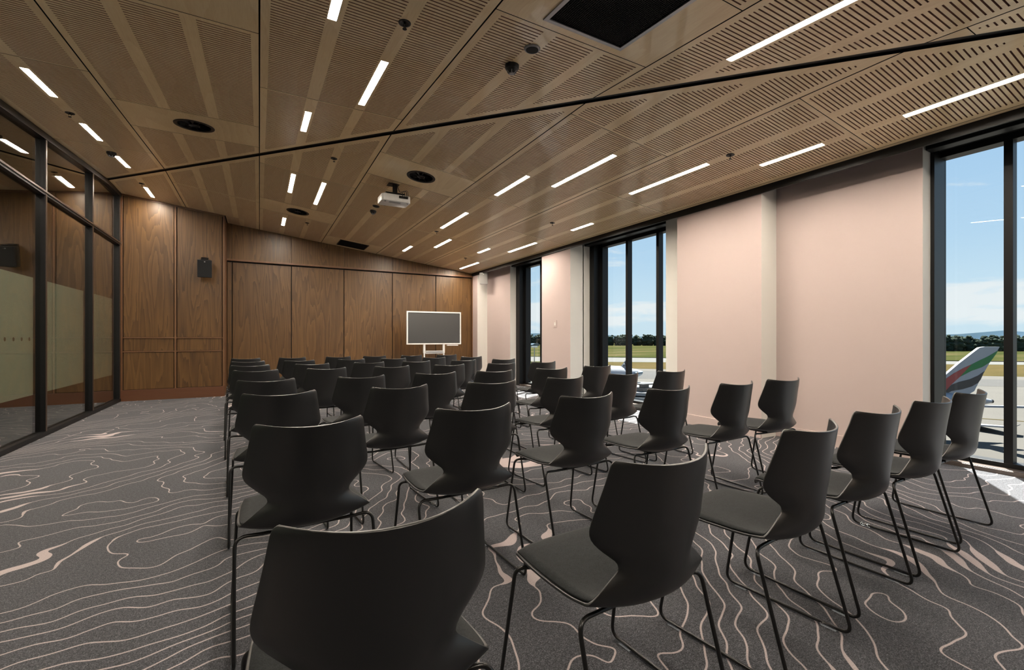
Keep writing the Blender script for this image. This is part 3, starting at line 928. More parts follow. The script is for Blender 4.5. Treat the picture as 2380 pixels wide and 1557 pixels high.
def cspk(x, y, s_, lab):
    zf = zN if s_ < 0 else zF
    root = empty('ceiling_speaker', (x, y, zf(x, y)), tilt(s_)); tag(root, lab, 'speaker', 'flat ceiling speakers')
    q = MB(); q.lathe([(0.056, 0.001), (0.056, -0.006), (0.050, -0.012), (0.045, -0.012)], seg=32); q.build('rim', m_grey_pl if y < 4 else m_black_pl, root, smooth=True)
    q = MB(); q.lathe([(0.043, -0.011), (0.042, -0.0145), (0.02, -0.015)], seg=32); q.build('grille', m_cloth, root, smooth=True)
cspk(1.648, 2.683, -1, 'flat round dark ceiling speaker beside the big egg-crate grille')
cspk(1.655, 7.53, 1, 'small flat black round ceiling speaker beneath the projector')

# projector
pr = empty('projector', (1.66, 6.37, zF(1.66, 0))); tag(pr, 'white projector hanging from a black ceiling mount with cables', 'projector')
q = MB(); q.box(-0.10, 0.10, -0.07, 0.07, -0.006, 0.001); q.lathe([(0.033, -0.005), (0.033, -0.13)], seg=20); q.build('mount_pole', m_blackmetal, pr, smooth=True)
q = MB(); q.box(-0.15, 0.11, -0.09, 0.10, -0.150, -0.132); q.box(-0.15, -0.12, -0.12, 0.14, -0.166, -0.150); q.box(0.06, 0.09, -0.12, 0.14, -0.166, -0.150); q.build('mount_plate', m_blackmetal, pr)
q = MB()
body = [(-0.20, -0.10), (-0.17, -0.135), (0.17, -0.135), (0.20, -0.10), (0.20, 0.13), (0.17, 0.155), (-0.17, 0.155), (-0.20, 0.13)]
q.prism(body, lambda p: (p[0] - 0.01, p[1], -0.262), lambda p: (p[0] - 0.01, p[1], -0.166))
q.build('body', m_white_pl, pr, bevel=0.010, smooth=True)
q = MB(); q.box(0.02, 0.145, -0.139, -0.1352, -0.215, -0.180)
for k in range(6): q.box(0.03 + k * 0.019, 0.043 + k * 0.019, -0.143, -0.139, -0.210, -0.186)
q.build('port_panel', m_black_pl, pr)
q = MB(); q.lathe([(0.045, 0.150), (0.045, 0.175), (0.032, 0.18)], (-0.10, 0, -0.214), 20, axis='y'); q.build('lens', m_black_pl, pr, smooth=True)
q = MB()
for k, (x_, r_) in enumerate(((0.05, 0.004), (0.08, 0.0035), (0.105, 0.004), (0.125, 0.003))):
    q.tube(fillet([(x_, -0.143, -0.2), (x_ + 0.01, -0.19, -0.195), (x_, -0.185, -0.14 + k * 0.01), (0.05, -0.06, -0.11), (0.03, -0.02, -0.02)], 0.03), r_, 6)
q.build('cable_bundle', m_black_pl, pr, smooth=True)
q = MB()
for k in range(5): q.box(-0.1, 0.06, -0.09 + k * 0.012, -0.086 + k * 0.012, -0.2632, -0.2615)
q.lathe([(0.012, -0.262), (0.012, -0.274)], (0.15, -0.10, 0), 12); q.lathe([(0.012, -0.262), (0.012, -0.274)], (-0.16, -0.10, 0), 12)
q.build('vent_and_feet', m_grey_pl, pr)

# ------------------------------------------------------------------ wall fittings
def wallspeaker(loc, rot, mb_, mg, lab, W_=0.20, H_=0.275, D_=0.16):
    root = empty('wall_speaker', loc, rot); tag(root, lab, 'speaker')
    q = MB(); pts = [(-W_ / 2, 0), (W_ / 2, 0), (W_ / 2 * 0.72, D_), (-W_ / 2 * 0.72, D_)]
    q.prism(pts, lambda p: (p[0], p[1], -H_ / 2), lambda p: (p[0], p[1], H_ / 2)); q.build('cabinet', mb_, root, bevel=0.008, smooth=True)
    q = MB(); q.box(-W_ / 2 + 0.006, W_ / 2 - 0.006, -0.008, 0.001, -H_ / 2 + 0.006, H_ / 2 - 0.006); g = q.build('grille', mg, root, bevel=0.004)
    q = MB(); q.lathe([(0.011, -0.0085), (0.011, -0.0105)], (0, 0, H_ / 2 - 0.035), 14, axis='y'); q.build('badge', m_silver if mg is m_cloth else m_white_pl, g)
    return root
sp = wallspeaker((-0.905, YL - 0.27, 2.455), (math.radians(11), 0, math.radians(4)), m_black_pl, m_cloth, 'black tilted loudspeaker bracketed to the left timber wall', 0.235, 0.33, 0.19)
q = MB(); q.box(-0.055, 0.055, 0.02, 0.27, 0.166, 0.186); q.box(-0.06, 0.06, 0.235, 0.262, 0.05, 0.20); q.build('bracket', m_blackmetal, sp)
sp = wallspeaker((5.02, 10.55, 2.67), (math.radians(6), 0, math.radians(-35)), m_white_pl, simple('white_mesh', (0.24, 0.235, 0.23), 0.7, 0, 0.3, 900, 0.2, 0.1), 'small white loudspeaker in the far corner by the far window', 0.215, 0.29, 0.16)
q = MB(); q.tube([(0, 0.10, 0.14), (0, 0.12, 0.24)], 0.010, 8); q.tube([(0, 0.12, 0.235), (0.10, 0.26, 0.235)], 0.010, 8); q.build('bracket', m_white_pl, sp)

root = empty('wall_switch', (XP, 7.32, 1.42)); tag(root, 'small pale switch plate on the pink pier beside the far window', 'switch')
q = MB(); q.box(-0.008, 0.0, -0.055, 0.055, -0.07, 0.07); q.build('plate', m_pink, root, bevel=0.002)
q = MB(); q.box(-0.012, -0.008, -0.022, 0.022, -0.03, 0.03); q.build('rocker', m_white, root, bevel=0.001)

# ------------------------------------------------------------------ interactive display on a stand
dv = empty('interactive_display', (3.60, 10.25, 0), (0, 0, math.radians(-3.0))); tag(dv, 'white-framed flat display on a white floor stand before the timber wall', 'display')
W2, ZB_, ZT_ = 0.655, 0.995, 1.765
q = MB(); q.box(-W2, W2, 0.0, 0.045, ZB_, ZT_); q.build('housing', m_white_pl, dv, bevel=0.006)
q = MB(); bw = 0.030
for (a, b_, c_, d_) in ((-W2, W2, ZB_, ZB_ + bw), (-W2, W2, ZT_ - bw, ZT_), (-W2, -W2 + bw, ZB_ + bw, ZT_ - bw), (W2 - bw, W2, ZB_ + bw, ZT_ - bw)): q.box(a, b_, -0.014, 0.0, c_, d_)
q.build('bezel', m_white_pl, dv, bevel=0.002)
q = MB(); q.box(-W2 + bw, W2 - bw, -0.007, -0.001, ZB_ + bw, ZT_ - bw); q.build('screen', m_screen, dv)
q = MB()
for (a, b_, c_, d_) in ((-W2 + bw, W2 - bw, ZB_ + bw, ZB_ + bw + 0.012), (-W2 + bw, W2 - bw, ZT_ - bw - 0.012, ZT_ - bw), (-W2 + bw, -W2 + bw + 0.010, ZB_ + bw, ZT_ - bw), (W2 - bw - 0.012, W2 - bw, ZB_ + bw, ZT_ - bw)): q.box(a, b_, -0.0085, -0.007, c_, d_)
q.build('inner_border', m_black_pl, dv)
for s_ in (-1, 1):
    q = MB(); q.box(s_ * 0.235 - 0.025, s_ * 0.235 + 0.025, 0.015, 0.06, 0.79, ZB_ + 0.1); q.box(s_ * 0.235 - 0.016, s_ * 0.235 + 0.016, 0.02, 0.05, 0.06, 0.79); q.build('post', m_white_pl, dv, bevel=0.003)
    q = MB(); q.box(s_ * 0.30 - 0.03, s_ * 0.30 + 0.03, -0.26, 0.32, 0.045, 0.075); f_ = q.build('foot', m_white_pl, dv, bevel=0.004)
    for yy in (-0.22, 0.28):
        q = MB(); q.lathe([(0.022, -0.01), (0.022, 0.01)], (s_ * 0.30, yy, 0.023), 14, axis='x'); q.build('caster', m_grey_pl, f_)
q = MB(); q.box(-0.21, 0.21, 0.005, 0.06, 0.775, 0.845); q.box(-0.21, 0.21, -0.05, 0.06, 0.835, 0.845); q.build('shelf', m_white_pl, dv, bevel=0.002)
q = MB(); q.box(-0.30, 0.30, 0.02, 0.05, 0.05, 0.075); q.build('base_bar', m_white_pl, dv)
q = MB(); q.box(0.30, 0.57, -0.05, 0.02, ZB_ - 0.032, ZB_ - 0.012); q.build('pen_tray', m_white_pl, dv, bevel=0.003)

# ------------------------------------------------------------------ chairs
ST = [  # centre (y,z), edge (x,y,z)
    (0.246, 0.424, 0.185, 0.236, 0.420), (0.240, 0.440, 0.200, 0.230, 0.437), (0.215, 0.450, 0.212, 0.207, 0.448),
    (0.12, 0.450, 0.226, 0.115, 0.452), (0.0, 0.441, 0.235, 0.0, 0.457), (-0.09, 0.433, 0.238, -0.08, 0.462),
    (-0.150, 0.433, 0.235, -0.130, 0.468), (-0.188, 0.445, 0.229, -0.152, 0.474), (-0.213, 0.468, 0.205, -0.160, 0.493),
    (-0.228, 0.500, 0.170, -0.166, 0.522), (-0.234, 0.525, 0.146, -0.170, 0.543), (-0.236, 0.545, 0.143, -0.170, 0.556),
    (-0.237, 0.565, 0.152, -0.167, 0.572), (-0.238, 0.590, 0.182, -0.156, 0.597), (-0.240, 0.615, 0.208, -0.148, 0.622),
    (-0.243, 0.640, 0.220, -0.146, 0.645), (-0.247, 0.670, 0.220, -0.151, 0.674), (-0.255, 0.730, 0.209, -0.168, 0.733),
    (-0.264, 0.785, 0.199, -0.185, 0.790), (-0.269, 0.815, 0.193, -0.193, 0.826), (-0.271, 0.825, 0.187, -0.196, 0.838), (-0.272, 0.828, 0.180, -0.199, 0.842)]
NS = 14
def shell_grid(st):
    G = np.zeros((len(st), NS + 1, 3))
    for i, (yc, zc_, xe, ye, ze) in enumerate(st):
        for j in range(NS + 1):
            s_ = -1 + 2 * j / NS
            w_ = abs(s_) ** 2.1
            G[i, j] = (xe * s_, yc + (ye - yc) * w_, zc_ + (ze - zc_) * w_)
    return G
def gridnorm(G):
    du = np.gradient(G, axis=0); dv_ = np.gradient(G, axis=1)
    n = np.cross(du, dv_)
    return n / np.maximum(np.linalg.norm(n, axis=2, keepdims=True), 1e-9)
def thick(G, t0, t1, name, m_):
    """closed sheet between G+n*t0 and G+n*t1"""
    n = gridnorm(G)
    A, B_ = G + n * t0, G + n * t1
    R, C_ = G.shape[:2]
    V = [tuple(p) for p in A.reshape(-1, 3)] + [tuple(p) for p in B_.reshape(-1, 3)]
    o_ = R * C_
    F = []
    for i in range(R - 1):
        for j in range(C_ - 1):
            a = i * C_ + j
            F.append((a, a + 1, a + C_ + 1, a + C_)); F.append((o_ + a, o_ + a + C_, o_ + a + C_ + 1, o_ + a + 1))
    for i in range(R - 1):
        for j in (0, C_ - 1):
            a = i * C_ + j; F.append((a, a + C_, o_ + a + C_, o_ + a))
    for j in range(C_ - 1):
        for i in (0, R - 1):
            a = i * C_ + j; F.append((a, o_ + a, o_ + a + 1, a + 1))
    me = bpy.data.meshes.new(name); me.from_pydata(V, [], F); me.materials.append(m_)
    bm = bmesh.new(); bm.from_mesh(me); bmesh.ops.recalc_face_normals(bm, faces=bm.faces)
    sharp = [e for e in bm.edges if len(e.link_faces) == 2 and e.calc_face_angle(0) > 0.9]
    bmesh.ops.bevel(bm, geom=sharp, offset=0.0022, segments=2, affect='EDGES', profile=0.5)
    bm.to_mesh(me); bm.free()
    me.polygons.foreach_set('use_smooth', [True] * len(me.polygons))
    try: me.set_sharp_from_angle(angle=math.radians(50))
    except Exception: pass
    return me
def densify(st, k=2):
    out = []
    for i in range(len(st) - 1):
        a, b_ = st[i], st[i + 1]
        p = st[max(0, i - 1)]; q_ = st[min(len(st) - 1, i + 2)]
        for j in range(k):
            t_ = j / k
            out.append(tuple(0.5 * ((2 * a[c_]) + (-p[c_] + b_[c_]) * t_ + (2 * p[c_] - 5 * a[c_] + 4 * b_[c_] - q_[c_]) * t_ * t_ + (-p[c_] + 3 * a[c_] - 3 * b_[c_] + q_[c_]) * t_ ** 3) for c_ in range(5)))
    out.append(st[-1])
    return out
G = shell_grid(densify(ST, 2))
nrm_t = gridnorm(G)
sgn = 1.0 if nrm_t[6, NS // 2][2] > 0 else -1.0       # make +n the sitting side
me_shell = thick(G, -0.004 * sgn, 0.004 * sgn, 'shell', m_shell)
# seat pad lies on the seat and up to the waist
pst = []
for i, (yc, zc_, xe, ye, ze) in enumerate(ST[:10]):
    pst.append((yc - (0.006 if i < 2 else 0), zc_, xe - 0.007, ye - (0.006 if i < 2 else 0), ze))
Gp = shell_grid(densify(pst, 2))
npd = gridnorm(Gp) * sgn
R, C_ = Gp.shape[:2]
A = Gp + npd * 0.004
prof = np.ones((R, C_))
for i in range(R):
    for j in range(C_):
        e_ = min(j, C_ - 1 - j) / 1.6; k_ = min(i, R - 1 - i) / 1.6
        prof[i, j] = min(1, 0.45 + 0.55 * min(e_, 1)) * min(1, 0.4 + 0.6 * min(k_, 1))
Bt = Gp + npd * (0.004 + 0.013 * prof[..., None])
V = [tuple(p) for p in A.reshape(-1, 3)] + [tuple(p) for p in Bt.reshape(-1, 3)]
F = []; o_ = R * C_
for i in range(R - 1):
    for j in range(C_ - 1):
        a = i * C_ + j; F.append((a, a + 1, a + C_ + 1, a + C_)); F.append((o_ + a, o_ + a + C_, o_ + a + C_ + 1, o_ + a + 1))
for i in range(R - 1):
    for j in (0, C_ - 1): a = i * C_ + j; F.append((a, a + C_, o_ + a + C_, o_ + a))
for j in range(C_ - 1):
    for i in (0, R - 1): a = i * C_ + j; F.append((a, o_ + a, o_ + a + 1, a + 1))
me_pad = bpy.data.meshes.new('seat_pad'); me_pad.from_pydata(V, [], F); me_pad.materials.append(m_pad)
bm = bmesh.new(); bm.from_mesh(me_pad); bmesh.ops.recalc_face_normals(bm, faces=bm.faces); bm.to_mesh(me_pad); bm.free()
me_pad.polygons.foreach_set('use_smooth', [True] * len(me_pad.polygons))

RR = 0.0065
def side_leg(s_):
    q = MB()
    x_ = s_ * 0.25
    pts = [(s_ * 0.17, 0.150, 0.424), (s_ * 0.232, 0.185, 0.424), (x_, 0.255, RR + 0.004), (x_, -0.250, RR + 0.004), (s_ * 0.246, -0.135, 0.428), (s_ * 0.16, -0.120, 0.418)]
    q.tube(fillet(pts, 0.045, 7), RR, 10)
    return q.mesh('sled_leg', m_leg, smooth=True)
me_legL, me_legR = side_leg(-1), side_leg(1)
q = MB(); q.tube([(-0.172, 0.150, 0.424), (0.172, 0.150, 0.424)], RR, 8); me_bar1 = q.mesh('crossbar', m_leg, smooth=True)
q = MB(); q.tube([(-0.162, -0.120, 0.418), (0.162, -0.120, 0.418)], RR, 8); me_bar2 = q.mesh('crossbar', m_leg, smooth=True)
q = MB(); q.box(-0.09, 0.09, -0.13, 0.16, 0.415, 0.430); me_plate = q.mesh('under_plate', m_black_pl, bevel=0.003)
q = MB(); q.box(-0.009, 0.009, -0.028, 0.028, 0.0, 0.009); q.box(-0.010, -0.0068, -0.022, 0.022, 0.006, 0.016); q.box(0.0068, 0.010, -0.022, 0.022, 0.006, 0.016)
me_glide = q.mesh('glide', m_clear, bevel=0.0015)

def make_chair():
    r = empty('shell_chair')
    put('shell', me_shell, r); put('seat_pad', me_pad, r)
    put('sled_leg', me_legL, r); put('sled_leg', me_legR, r)
    put('crossbar', me_bar1, r); put('crossbar', me_bar2, r); put('under_plate', me_plate, r)
    for s_ in (-1, 1):
        for y_ in (-0.17, 0.185): put('glide', me_glide, r, loc=(s_ * 0.25, y_, 0.0))
    return r
TOP = {   # chair positions: x, y of the backrest top corners' midpoint, turn in degrees
 1: [(-.18, 8.02, 2), (.46, 8.02, 3), (1.15, 8.02, 1), (1.74, 8.02, 3), (2.39, 8.02, 4), (3.06, 8.02, 1)],
 2: [(-.13, 6.98, 3), (.49, 6.98, 1), (1.18, 6.98, 4), (1.80, 6.98, 2), (2.45, 6.98, 3), (3.10, 6.98, 2)],
 3: [(-.09, 5.99, 1), (.56, 5.99, 3), (1.23, 5.98, 5), (1.85, 5.98, 3), (2.53, 5.96, 4), (3.17, 5.96, 1)],
 4: [(-.03, 5.05, 0), (.61, 5.05, 5), (1.28, 5.03, 1), (1.95, 5.02, 3), (2.64, 5.02, 0), (3.26, 5.02, 2)],
 5: [(.048, 3.87, 3), (.731, 3.84, 8), (1.384, 3.90, 0), (1.971, 3.89, 1), (2.648, 3.92, -1), (3.337, 4.02, 0)],
 6: [(.104, 2.93, 2), (.797, 2.93, 6), (1.461, 2.925, 0), (2.153, 2.99, 6), (2.828, 3.05, 6), (3.45, 3.07, 1)],
 7: [(.17, 1.872, 3), (.863, 1.907, 2), (1.588, 2.003, 3), (2.256, 2.024, 1), (2.921, 2.024, 3), (3.496, 2.034, -3)],
 8: [(.209, .846, 1), (.96, .882, 3), (1.73, .916, 6), (2.37, .976, 1), (2.989, .998, 1), (3.623, 1.038, 1)]}
ROWN = {8: 'nearest row', 7: 'second row from the camera', 6: 'third row from the camera', 5: 'fourth row from the camera',
        4: 'fourth row from the back wall', 3: 'third row from the back wall', 2: 'second row from the back wall', 1: 'farthest row by the display'}
ORD = ['leftmost', 'second from left', 'third from left', 'third from right', 'second from right', 'rightmost']
proto = make_chair(); first = True
for r_ in (8, 7, 6, 5, 4, 3, 2, 1):
    for k, (tx, ty, ang) in enumerate(TOP[r_]):
        o = proto if first else dup(proto)
        first = False
        a_ = math.radians(ang)
        o.location = (tx - 0.198 * math.sin(a_), ty + 0.198 * math.cos(a_), 0.0)
        o.rotation_euler = (0, 0, a_)
        o['label'] = 'black shell chair, %s in the %s' % (ORD[k], ROWN[r_])
        o['category'] = 'chair'
        o['group'] = 'black shell chairs in rows'

# ------------------------------------------------------------------ outside: airfield
ZG = EYE - 20.0
def pix(u, v, z=ZG):
    a = (u - CX) / FPX; b_ = (HY - v) / FPX
    d_ = Vector((sn + a * cs, cs - a * sn, b_)); t_ = (z - EYE) / d_.z
    return Vector((0, 0, EYE)) + d_ * t_
def atd(u, v, t_):
    a = (u - CX) / FPX; b_ = (HY - v) / FPX
    return Vector((0, 0, EYE)) + Vector((sn + a * cs, cs - a * sn, b_)) * t_
g = MB(); g.face([(-3000, -3000, ZG), (5000, -3000, ZG), (5000, 6000, ZG), (-3000, 6000, ZG)])
gr = g.build('ground', m_grass); tag(gr, kind='structure')
def strip(name, near, far, m_, dz, ext=4.0):
    """ribbon of ground between two lines, each given by two sight points"""
    a, b_ = pix(*near[0]), pix(*near[1]); c_, d_ = pix(*far[0]), pix(*far[1])
    ab = (b_ - a); cdv = (d_ - c_)
    a2, b2 = a - ab * ext, b_ + ab * ext * 0.6; c2, d2 = c_ - cdv * ext, d_ + cdv * ext * 0.6
    q = MB(); q.face([(p.x, p.y, ZG + dz) for p in (a2, b2, d2, c2)])
    return q.build(name, m_, gr)
strip('runway_strip', ((1480, 841.5), (2260, 847)), ((1480, 831.5), (2260, 840)), m_runway, 0.03)
strip('dry_verge', ((1480, 856.5), (2260, 875)), ((1480, 842), (2260, 847.5)), m_dry, 0.02, 0.25)
q = MB(); pp = [pix(1200, 846), pix(1480, 857), pix(2260, 874), pix(2380, 876)]
dirr = (pp[3] - pp[1]).normalized(); side_ = Vector((dirr.y, -dirr.x, 0))
A0 = pp[1] - dirr * 900; B0 = pp[1] + dirr * 700
if side_.dot(Vector((0, 0, 0)) - pp[1]) < 0: side_ = -side_
q.face([(p.x, p.y, ZG + 0.05) for p in (A0, B0, B0 + side_ * 900, A0 + side_ * 900)])
ap = q.build('apron', m_concrete, gr)
strip('taxi_lane', ((1480, 880), (2260, 897)), ((1480, 862), (2260, 881)), m_asphalt, 0.09, 0.6)
strip('taxi_line', ((1480, 919.5), (2260, 972.6)), ((1480, 918.7), (2260, 971.4)), m_dry, 0.10, 0.6)
# distant hills
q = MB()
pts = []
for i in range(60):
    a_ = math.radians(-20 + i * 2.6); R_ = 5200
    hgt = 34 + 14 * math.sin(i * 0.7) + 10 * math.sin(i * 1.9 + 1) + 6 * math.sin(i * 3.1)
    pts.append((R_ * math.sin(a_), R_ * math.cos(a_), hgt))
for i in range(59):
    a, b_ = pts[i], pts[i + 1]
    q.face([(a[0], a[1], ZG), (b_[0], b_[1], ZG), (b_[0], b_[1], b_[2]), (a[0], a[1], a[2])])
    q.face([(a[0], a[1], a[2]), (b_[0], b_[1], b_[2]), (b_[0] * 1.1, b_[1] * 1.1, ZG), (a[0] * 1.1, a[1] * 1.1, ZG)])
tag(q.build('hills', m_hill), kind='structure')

# shelter belt trees: individual copies of four shapes
tm = []
for v_ in range(4):
    bm = bmesh.new()
    rnd = random.Random(v_ + 3)
    for k in range(9):
        hh = 2.5 + k * 2.2 + rnd.uniform(-1, 1)
        rad = (5.5 if v_ % 2 == 0 else 4.2) * (1 - abs(k - 3) / 9)
        mt_ = Matrix.Translation((rnd.uniform(-2.2, 2.2), rnd.uniform(-2.2, 2.2), hh)) @ Matrix.Diagonal((rad, rad, rad * 0.75, 1))
        bmesh.ops.create_icosphere(bm, subdivisions=2, radius=1.0, matrix=mt_)
    for v__ in bm.verts:
        n_ = rnd.uniform(-0.55, 0.55); v__.co += v__.co.normalized() * n_
    for f_ in bm.faces: f_.material_index = 0
    mt_ = Matrix.Translation((0, 0, 2.5))
    r = bmesh.ops.create_cone(bm, cap_ends=True, segments=7, radius1=0.7, radius2=0.4, depth=6, matrix=mt_)
    for v__ in r['verts']:
        for f_ in v__.link_faces: f_.material_index = 1
    me = bpy.data.meshes.new('tree'); bm.to_mesh(me); bm.free()
    me.materials.append(m_leaf); me.materials.append(m_trunk)
    tm.append(me)
def treeline(p0, p1, n_, lab, grp_, hs):
    a, b_ = p0, p1
    for i in range(n_):
        t_ = (i + random.uniform(-0.3, 0.3)) / n_
        p = a.lerp(b_, t_) + Vector((random.uniform(-8, 8), random.uniform(-8, 8), 0))
        o = put('tree', tm[random.randrange(4)], None, (p.x, p.y, ZG))
        s_ = hs * random.uniform(0.85, 1.2)
        o.scale = (s_ * 1.15, s_ * 1.15, s_); o.rotation_euler = (0, 0, random.uniform(0, 6.28))
        tag(o, lab, 'tree', grp_)
pA, pB, pC = pix(1215, 802), pix(1575, 803.5), pix(2150, 815.5)
pD = pix(2400, 816)
treeline(pA, pB, 130, 'dark tree in the far belt seen through the two left windows', 'shelter belt beyond the left windows', 1.12)
treeline(pC, pD, 90, 'dark tree in the belt behind the striped tail, seen through the right window', 'shelter belt beyond the right window', 0.93)

# striped airliner tail seen through the right window
TD = 90.0
ac = empty('airliner', atd(2225, 950, TD)); tag(ac, 'white airliner with red green and black striped tail outside the right window', 'airplane')
ac_o = ac.location.copy()
FW = Vector((sn, cs, 0))
def fin(poly, t_, half, name, m_, parent, origin, bev=0.0):
    q = MB()
    q.prism(poly, lambda p: atd(p[0], p[1], t_) - FW * half - origin, lambda p: atd(p[0], p[1], t_) + FW * half - origin)
    return q.build(name, m_, parent, bevel=bev)
K = 4.719
Z_ = lambda x, y: (2170 + x / K, 760 + y / K)
outer = [Z_(708, 216), Z_(600, 385), Z_(500, 560), Z_(430, 700), Z_(330, 760), Z_(60, 800), Z_(-260, 820), Z_(-120, 740), Z_(60, 572), Z_(130, 512), Z_(265, 397), Z_(440, 262), Z_(490, 225), Z_(545, 216)]
fin(outer, TD, 0.30, 'tail_fin', m_plane_white, ac, ac_o)
fin([Z_(395, 410), Z_(270, 545), Z_(165, 640), Z_(90, 745), Z_(-60, 775), Z_(-120, 735), Z_(60, 605), Z_(200, 508), Z_(310, 448)], TD, 0.33, 'red_stripe', m_red, ac, ac_o)
fin([Z_(690, 255), Z_(655, 310), Z_(600, 385), Z_(510, 440), Z_(400, 478), Z_(320, 520), Z_(270, 545), Z_(395, 410), Z_(470, 372), Z_(570, 325), Z_(640, 285)], TD, 0.33, 'green_stripe', m_green, ac, ac_o)
fin([Z_(540, 482), Z_(500, 570), Z_(470, 610), Z_(400, 650), Z_(300, 680), Z_(180, 700), Z_(95, 745), Z_(110, 700), Z_(180, 630), Z_(260, 600), Z_(380, 570), Z_(470, 530)], TD, 0.33, 'black_stripe', m_liv_black, ac, ac_o)
# fuselage: tapered body along the picture plane
q = MB(); seg = 24
st_ = [(2303, 932.5, 0.35), (2290, 932, 0.6), (2270, 931, 1.1), (2230, 934, 1.7), (2190, 938, 2.3), (2140, 941, 2.8), (2060, 943, 3.0), (1960, 944, 3.0)]
rings = []
RT = Vector((cs, -sn, 0)); UP = Vector((0, 0, 1))
for (u, v, r_) in st_:
    cpt = atd(u, v, TD) - ac_o
    b0 = len(q.v)
    for k in range(seg):
        a_ = 2 * PI * k / seg; q.v.append(tuple(cpt + (FW * math.cos(a_) + UP * math.sin(a_)) * r_))
    rings.append(b0)
for i in range(len(rings) - 1):
    for k in range(seg):
        k2 = (k + 1) % seg; q.f.append((rings[i] + k, rings[i] + k2, rings[i + 1] + k2, rings[i + 1] + k)); q.m.append(0)
q.f.append(tuple(rings[0] + k for k in range(seg))); q.m.append(0)
q.build('fuselage', m_plane_white, ac, smooth=True)
q = MB(); c0 = atd(2303, 932.5, TD) - ac_o
q.tube([tuple(c0 - RT * 0.6), tuple(c0 + RT * 0.25)], 0.38, 12); q.build('exhaust_cone', m_liv_black, ac)
# tailplane and wing
def surf(name, pts_, thk, m_, parent, origin):
    q = MB(); P3 = [p - origin for p in pts_]
    q.hexa([tuple(p) for p in P3] + [tuple(p + UP * thk) for p in P3])
    return q.build(name, m_, parent)
surf('tailplane', [atd(2255, 946, TD - 3), atd(2420, 949.5, TD - 16), atd(2422, 948.6, TD - 13), atd(2200, 943, TD + 2)], 0.32, m_plane_white, ac, ac_o)
wa = atd(2180, 984, TD + 14); wb2 = atd(2352, 995.5, TD + 2); wc = atd(2352, 994.5, TD + 5); wd = atd(2180, 978, TD + 26)
surf('wing', [wa, wb2, wc, wd], 0.30, m_plane_white, ac, ac_o)
surf('winglet', [atd(2350, 995.5, TD + 2), atd(2370, 988, TD + 2), atd(2372, 987.6, TD + 4), atd(2352, 994.5, TD + 5)], 0.12, m_bluegrey, ac, ac_o)
# landing gear keeps it on the ground
q = MB()
for (u, t_) in ((2120, TD), (2050, TD - 4), (2050, TD + 4)):
    p = atd(u, 950, t_); p = p - ac_o
    q.tube([tuple(p), (p.x, p.y, ZG - ac_o.z + 0.9)], 0.3, 8); q.lathe([(0.9, -0.4), (0.9, 0.4)], (p.x, p.y, ZG - ac_o.z + 0.95), 14, axis='x')
q.build('landing_gear', m_liv_black, ac)

# dark tail with white curl through the middle window
T2 = 74.0
a2 = empty('airliner', atd(1447, 866, T2)); tag(a2, 'airliner with black tail and white curl emblem seen through the middle window', 'airplane')
o2 = a2.location.copy(); K2 = 7.7875
Y_ = lambda x, y: (1400 + x / K2, 760 + y / K2)
fin([Y_(420, 606), Y_(520, 600), Y_(500, 700), Y_(470, 790), Y_(290, 785), Y_(345, 710)], T2, 0.2, 'tail_fin', m_navy, a2, o2)
q = MB()
def pa(x, y): return tuple(atd(*Y_(x, y), T2) - FW * 0.30 - o2)
q.tube([pa(x, y) for x, y in ((392, 692), (400, 680), (396, 668), (382, 668), (366, 682), (354, 705), (350, 735), (354, 762), (366, 776), (380, 772), (384, 758), (376, 748))], 0.055, 8)
q.tube([pa(x, y) for x, y in ((346, 716), (380, 712), (420, 710))], 0.045, 8)
q.tube([pa(x, y) for x, y in ((346, 730), (385, 728), (420, 722))], 0.045, 8)
q.build('curl_emblem', m_plane_white, a2)
q = MB(); rings = []
for (u, v, r_) in ((1492, 866.5, 0.3), (1480, 868, 0.7), (1460, 871, 1.1), (1440, 872, 1.5), (1400, 873, 1.7), (1330, 873, 1.7)):
    cpt = atd(u, v, T2) - o2; b0 = len(q.v)
    for k in range(seg):
        a_ = 2 * PI * k / seg; q.v.append(tuple(cpt + (FW * math.cos(a_) + UP * math.sin(a_)) * r_))
    rings.append(b0)
for i in range(len(rings) - 1):
    for k in range(seg):
        k2 = (k + 1) % seg; q.f.append((rings[i] + k, rings[i] + k2, rings[i + 1] + k2, rings[i + 1] + k)); q.m.append(0)
q.f.append(tuple(rings[0] + k for k in range(seg))); q.m.append(0)
q.build('fuselage', m_plane_white, a2, smooth=True)
surf('tailplane', [atd(1478, 870, T2 - 2), atd(1494, 868, T2 - 4), atd(1494, 866, T2 - 1), atd(1470, 867, T2 + 2)], 0.25, m_bluegrey, a2, o2)
q = MB()
for (u, t_) in ((1440, T2), (1350, T2)):
    p = atd(u, 874, t_) - o2
    q.tube([tuple(p), (p.x, p.y, ZG - o2.z + 0.9)], 0.25, 8); q.lathe([(0.8, -0.3), (0.8, 0.3)], (p.x, p.y, ZG - o2.z + 0.85), 14, axis='x')
q.build('landing_gear', m_liv_black, a2)

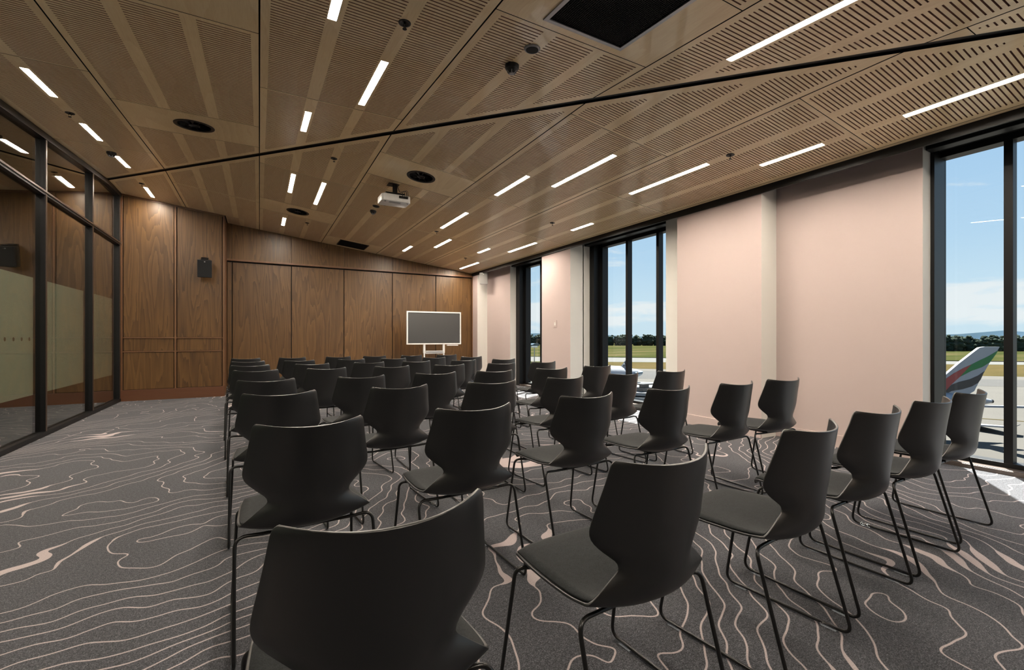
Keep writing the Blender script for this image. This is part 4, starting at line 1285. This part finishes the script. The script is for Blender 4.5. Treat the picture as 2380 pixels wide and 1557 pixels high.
# terminal annex roof below the middle window
tb = empty('terminal_roof', pix(1470, 915, -6.0)); tag(tb, 'white flat terminal roof with a dark vent below the middle window', 'roof')
o3 = tb.location.copy()
def slab(name, pts_, z_, thk, m_):
    q = MB(); P3 = [pix(u, v, z_) - o3 for (u, v) in pts_]
    q.hexa([tuple(p - UP * thk) for p in P3] + [tuple(p) for p in P3])
    return q.build(name, m_, tb)
slab('upper_roof', [(1340, 906), (1600, 918), (1600, 893), (1340, 880)], -6.0, 0.4, m_roofwhite)
slab('lower_roof', [(1340, 916), (1600, 931), (1600, 918.5), (1340, 906.5)], -6.6, 0.3, m_roofwhite)
slab('building_body', [(1340, 916), (1600, 931), (1600, 894), (1340, 881)], -6.9, 11.8, m_bluegrey)
q = MB(); pA_, pB_ = pix(1340, 922, -7.4) - o3, pix(1600, 943, -7.4) - o3
q.tube([tuple(pA_), tuple(pB_)], 0.75, 20); q.build('barrel_canopy', m_bluegrey, tb, smooth=True)
q = MB(); c0 = pix(1497, 909, -6.0) - o3
q.box(c0.x - 0.9, c0.x + 0.9, c0.y - 0.7, c0.y + 0.7, 0, 0.5); q.box(c0.x - 0.5, c0.x + 0.5, c0.y - 0.4, c0.y + 0.4, 0.5, 0.9); q.box(c0.x - 1.1, c0.x + 1.1, c0.y - 0.8, c0.y + 0.8, 0.9, 1.05)
q.build('roof_vent', m_liv_black, tb)

# light mast and hut in the far-left window
pm = pix(1242, 846)
ms = empty('light_mast', (pm.x, pm.y, ZG)); tag(ms, 'slim floodlight mast seen through the far narrow window', 'light pole')
topz = atd(1242, 806, (pm - Vector((0, 0, EYE))).dot(FW)).z - ZG
q = MB(); q.tube([(0, 0, 0), (0, 0, topz)], 0.35, 8); q.build('pole', m_silver, ms)
q = MB(); q.box(-2.4, 2.4, -0.6, 0.6, topz - 0.5, topz + 0.5); q.build('lamp_head', m_white_pl, ms)
ph = pix(1243, 804)
hs_ = empty('hut', (ph.x, ph.y, ZG)); tag(hs_, 'small grey hangar before the trees in the far narrow window', 'building')
q = MB(); q.box(-9, 9, -6, 6, 0, 3.5); q.build('walls', m_bluegrey, hs_)
q = MB(); q.prism([(-10, 3.5), (10, 3.5), (5, 6.5), (-5, 6.5)], lambda p: (p[0], -7, p[1]), lambda p: (p[0], 7, p[1])); q.build('roof', m_bluegrey, hs_)
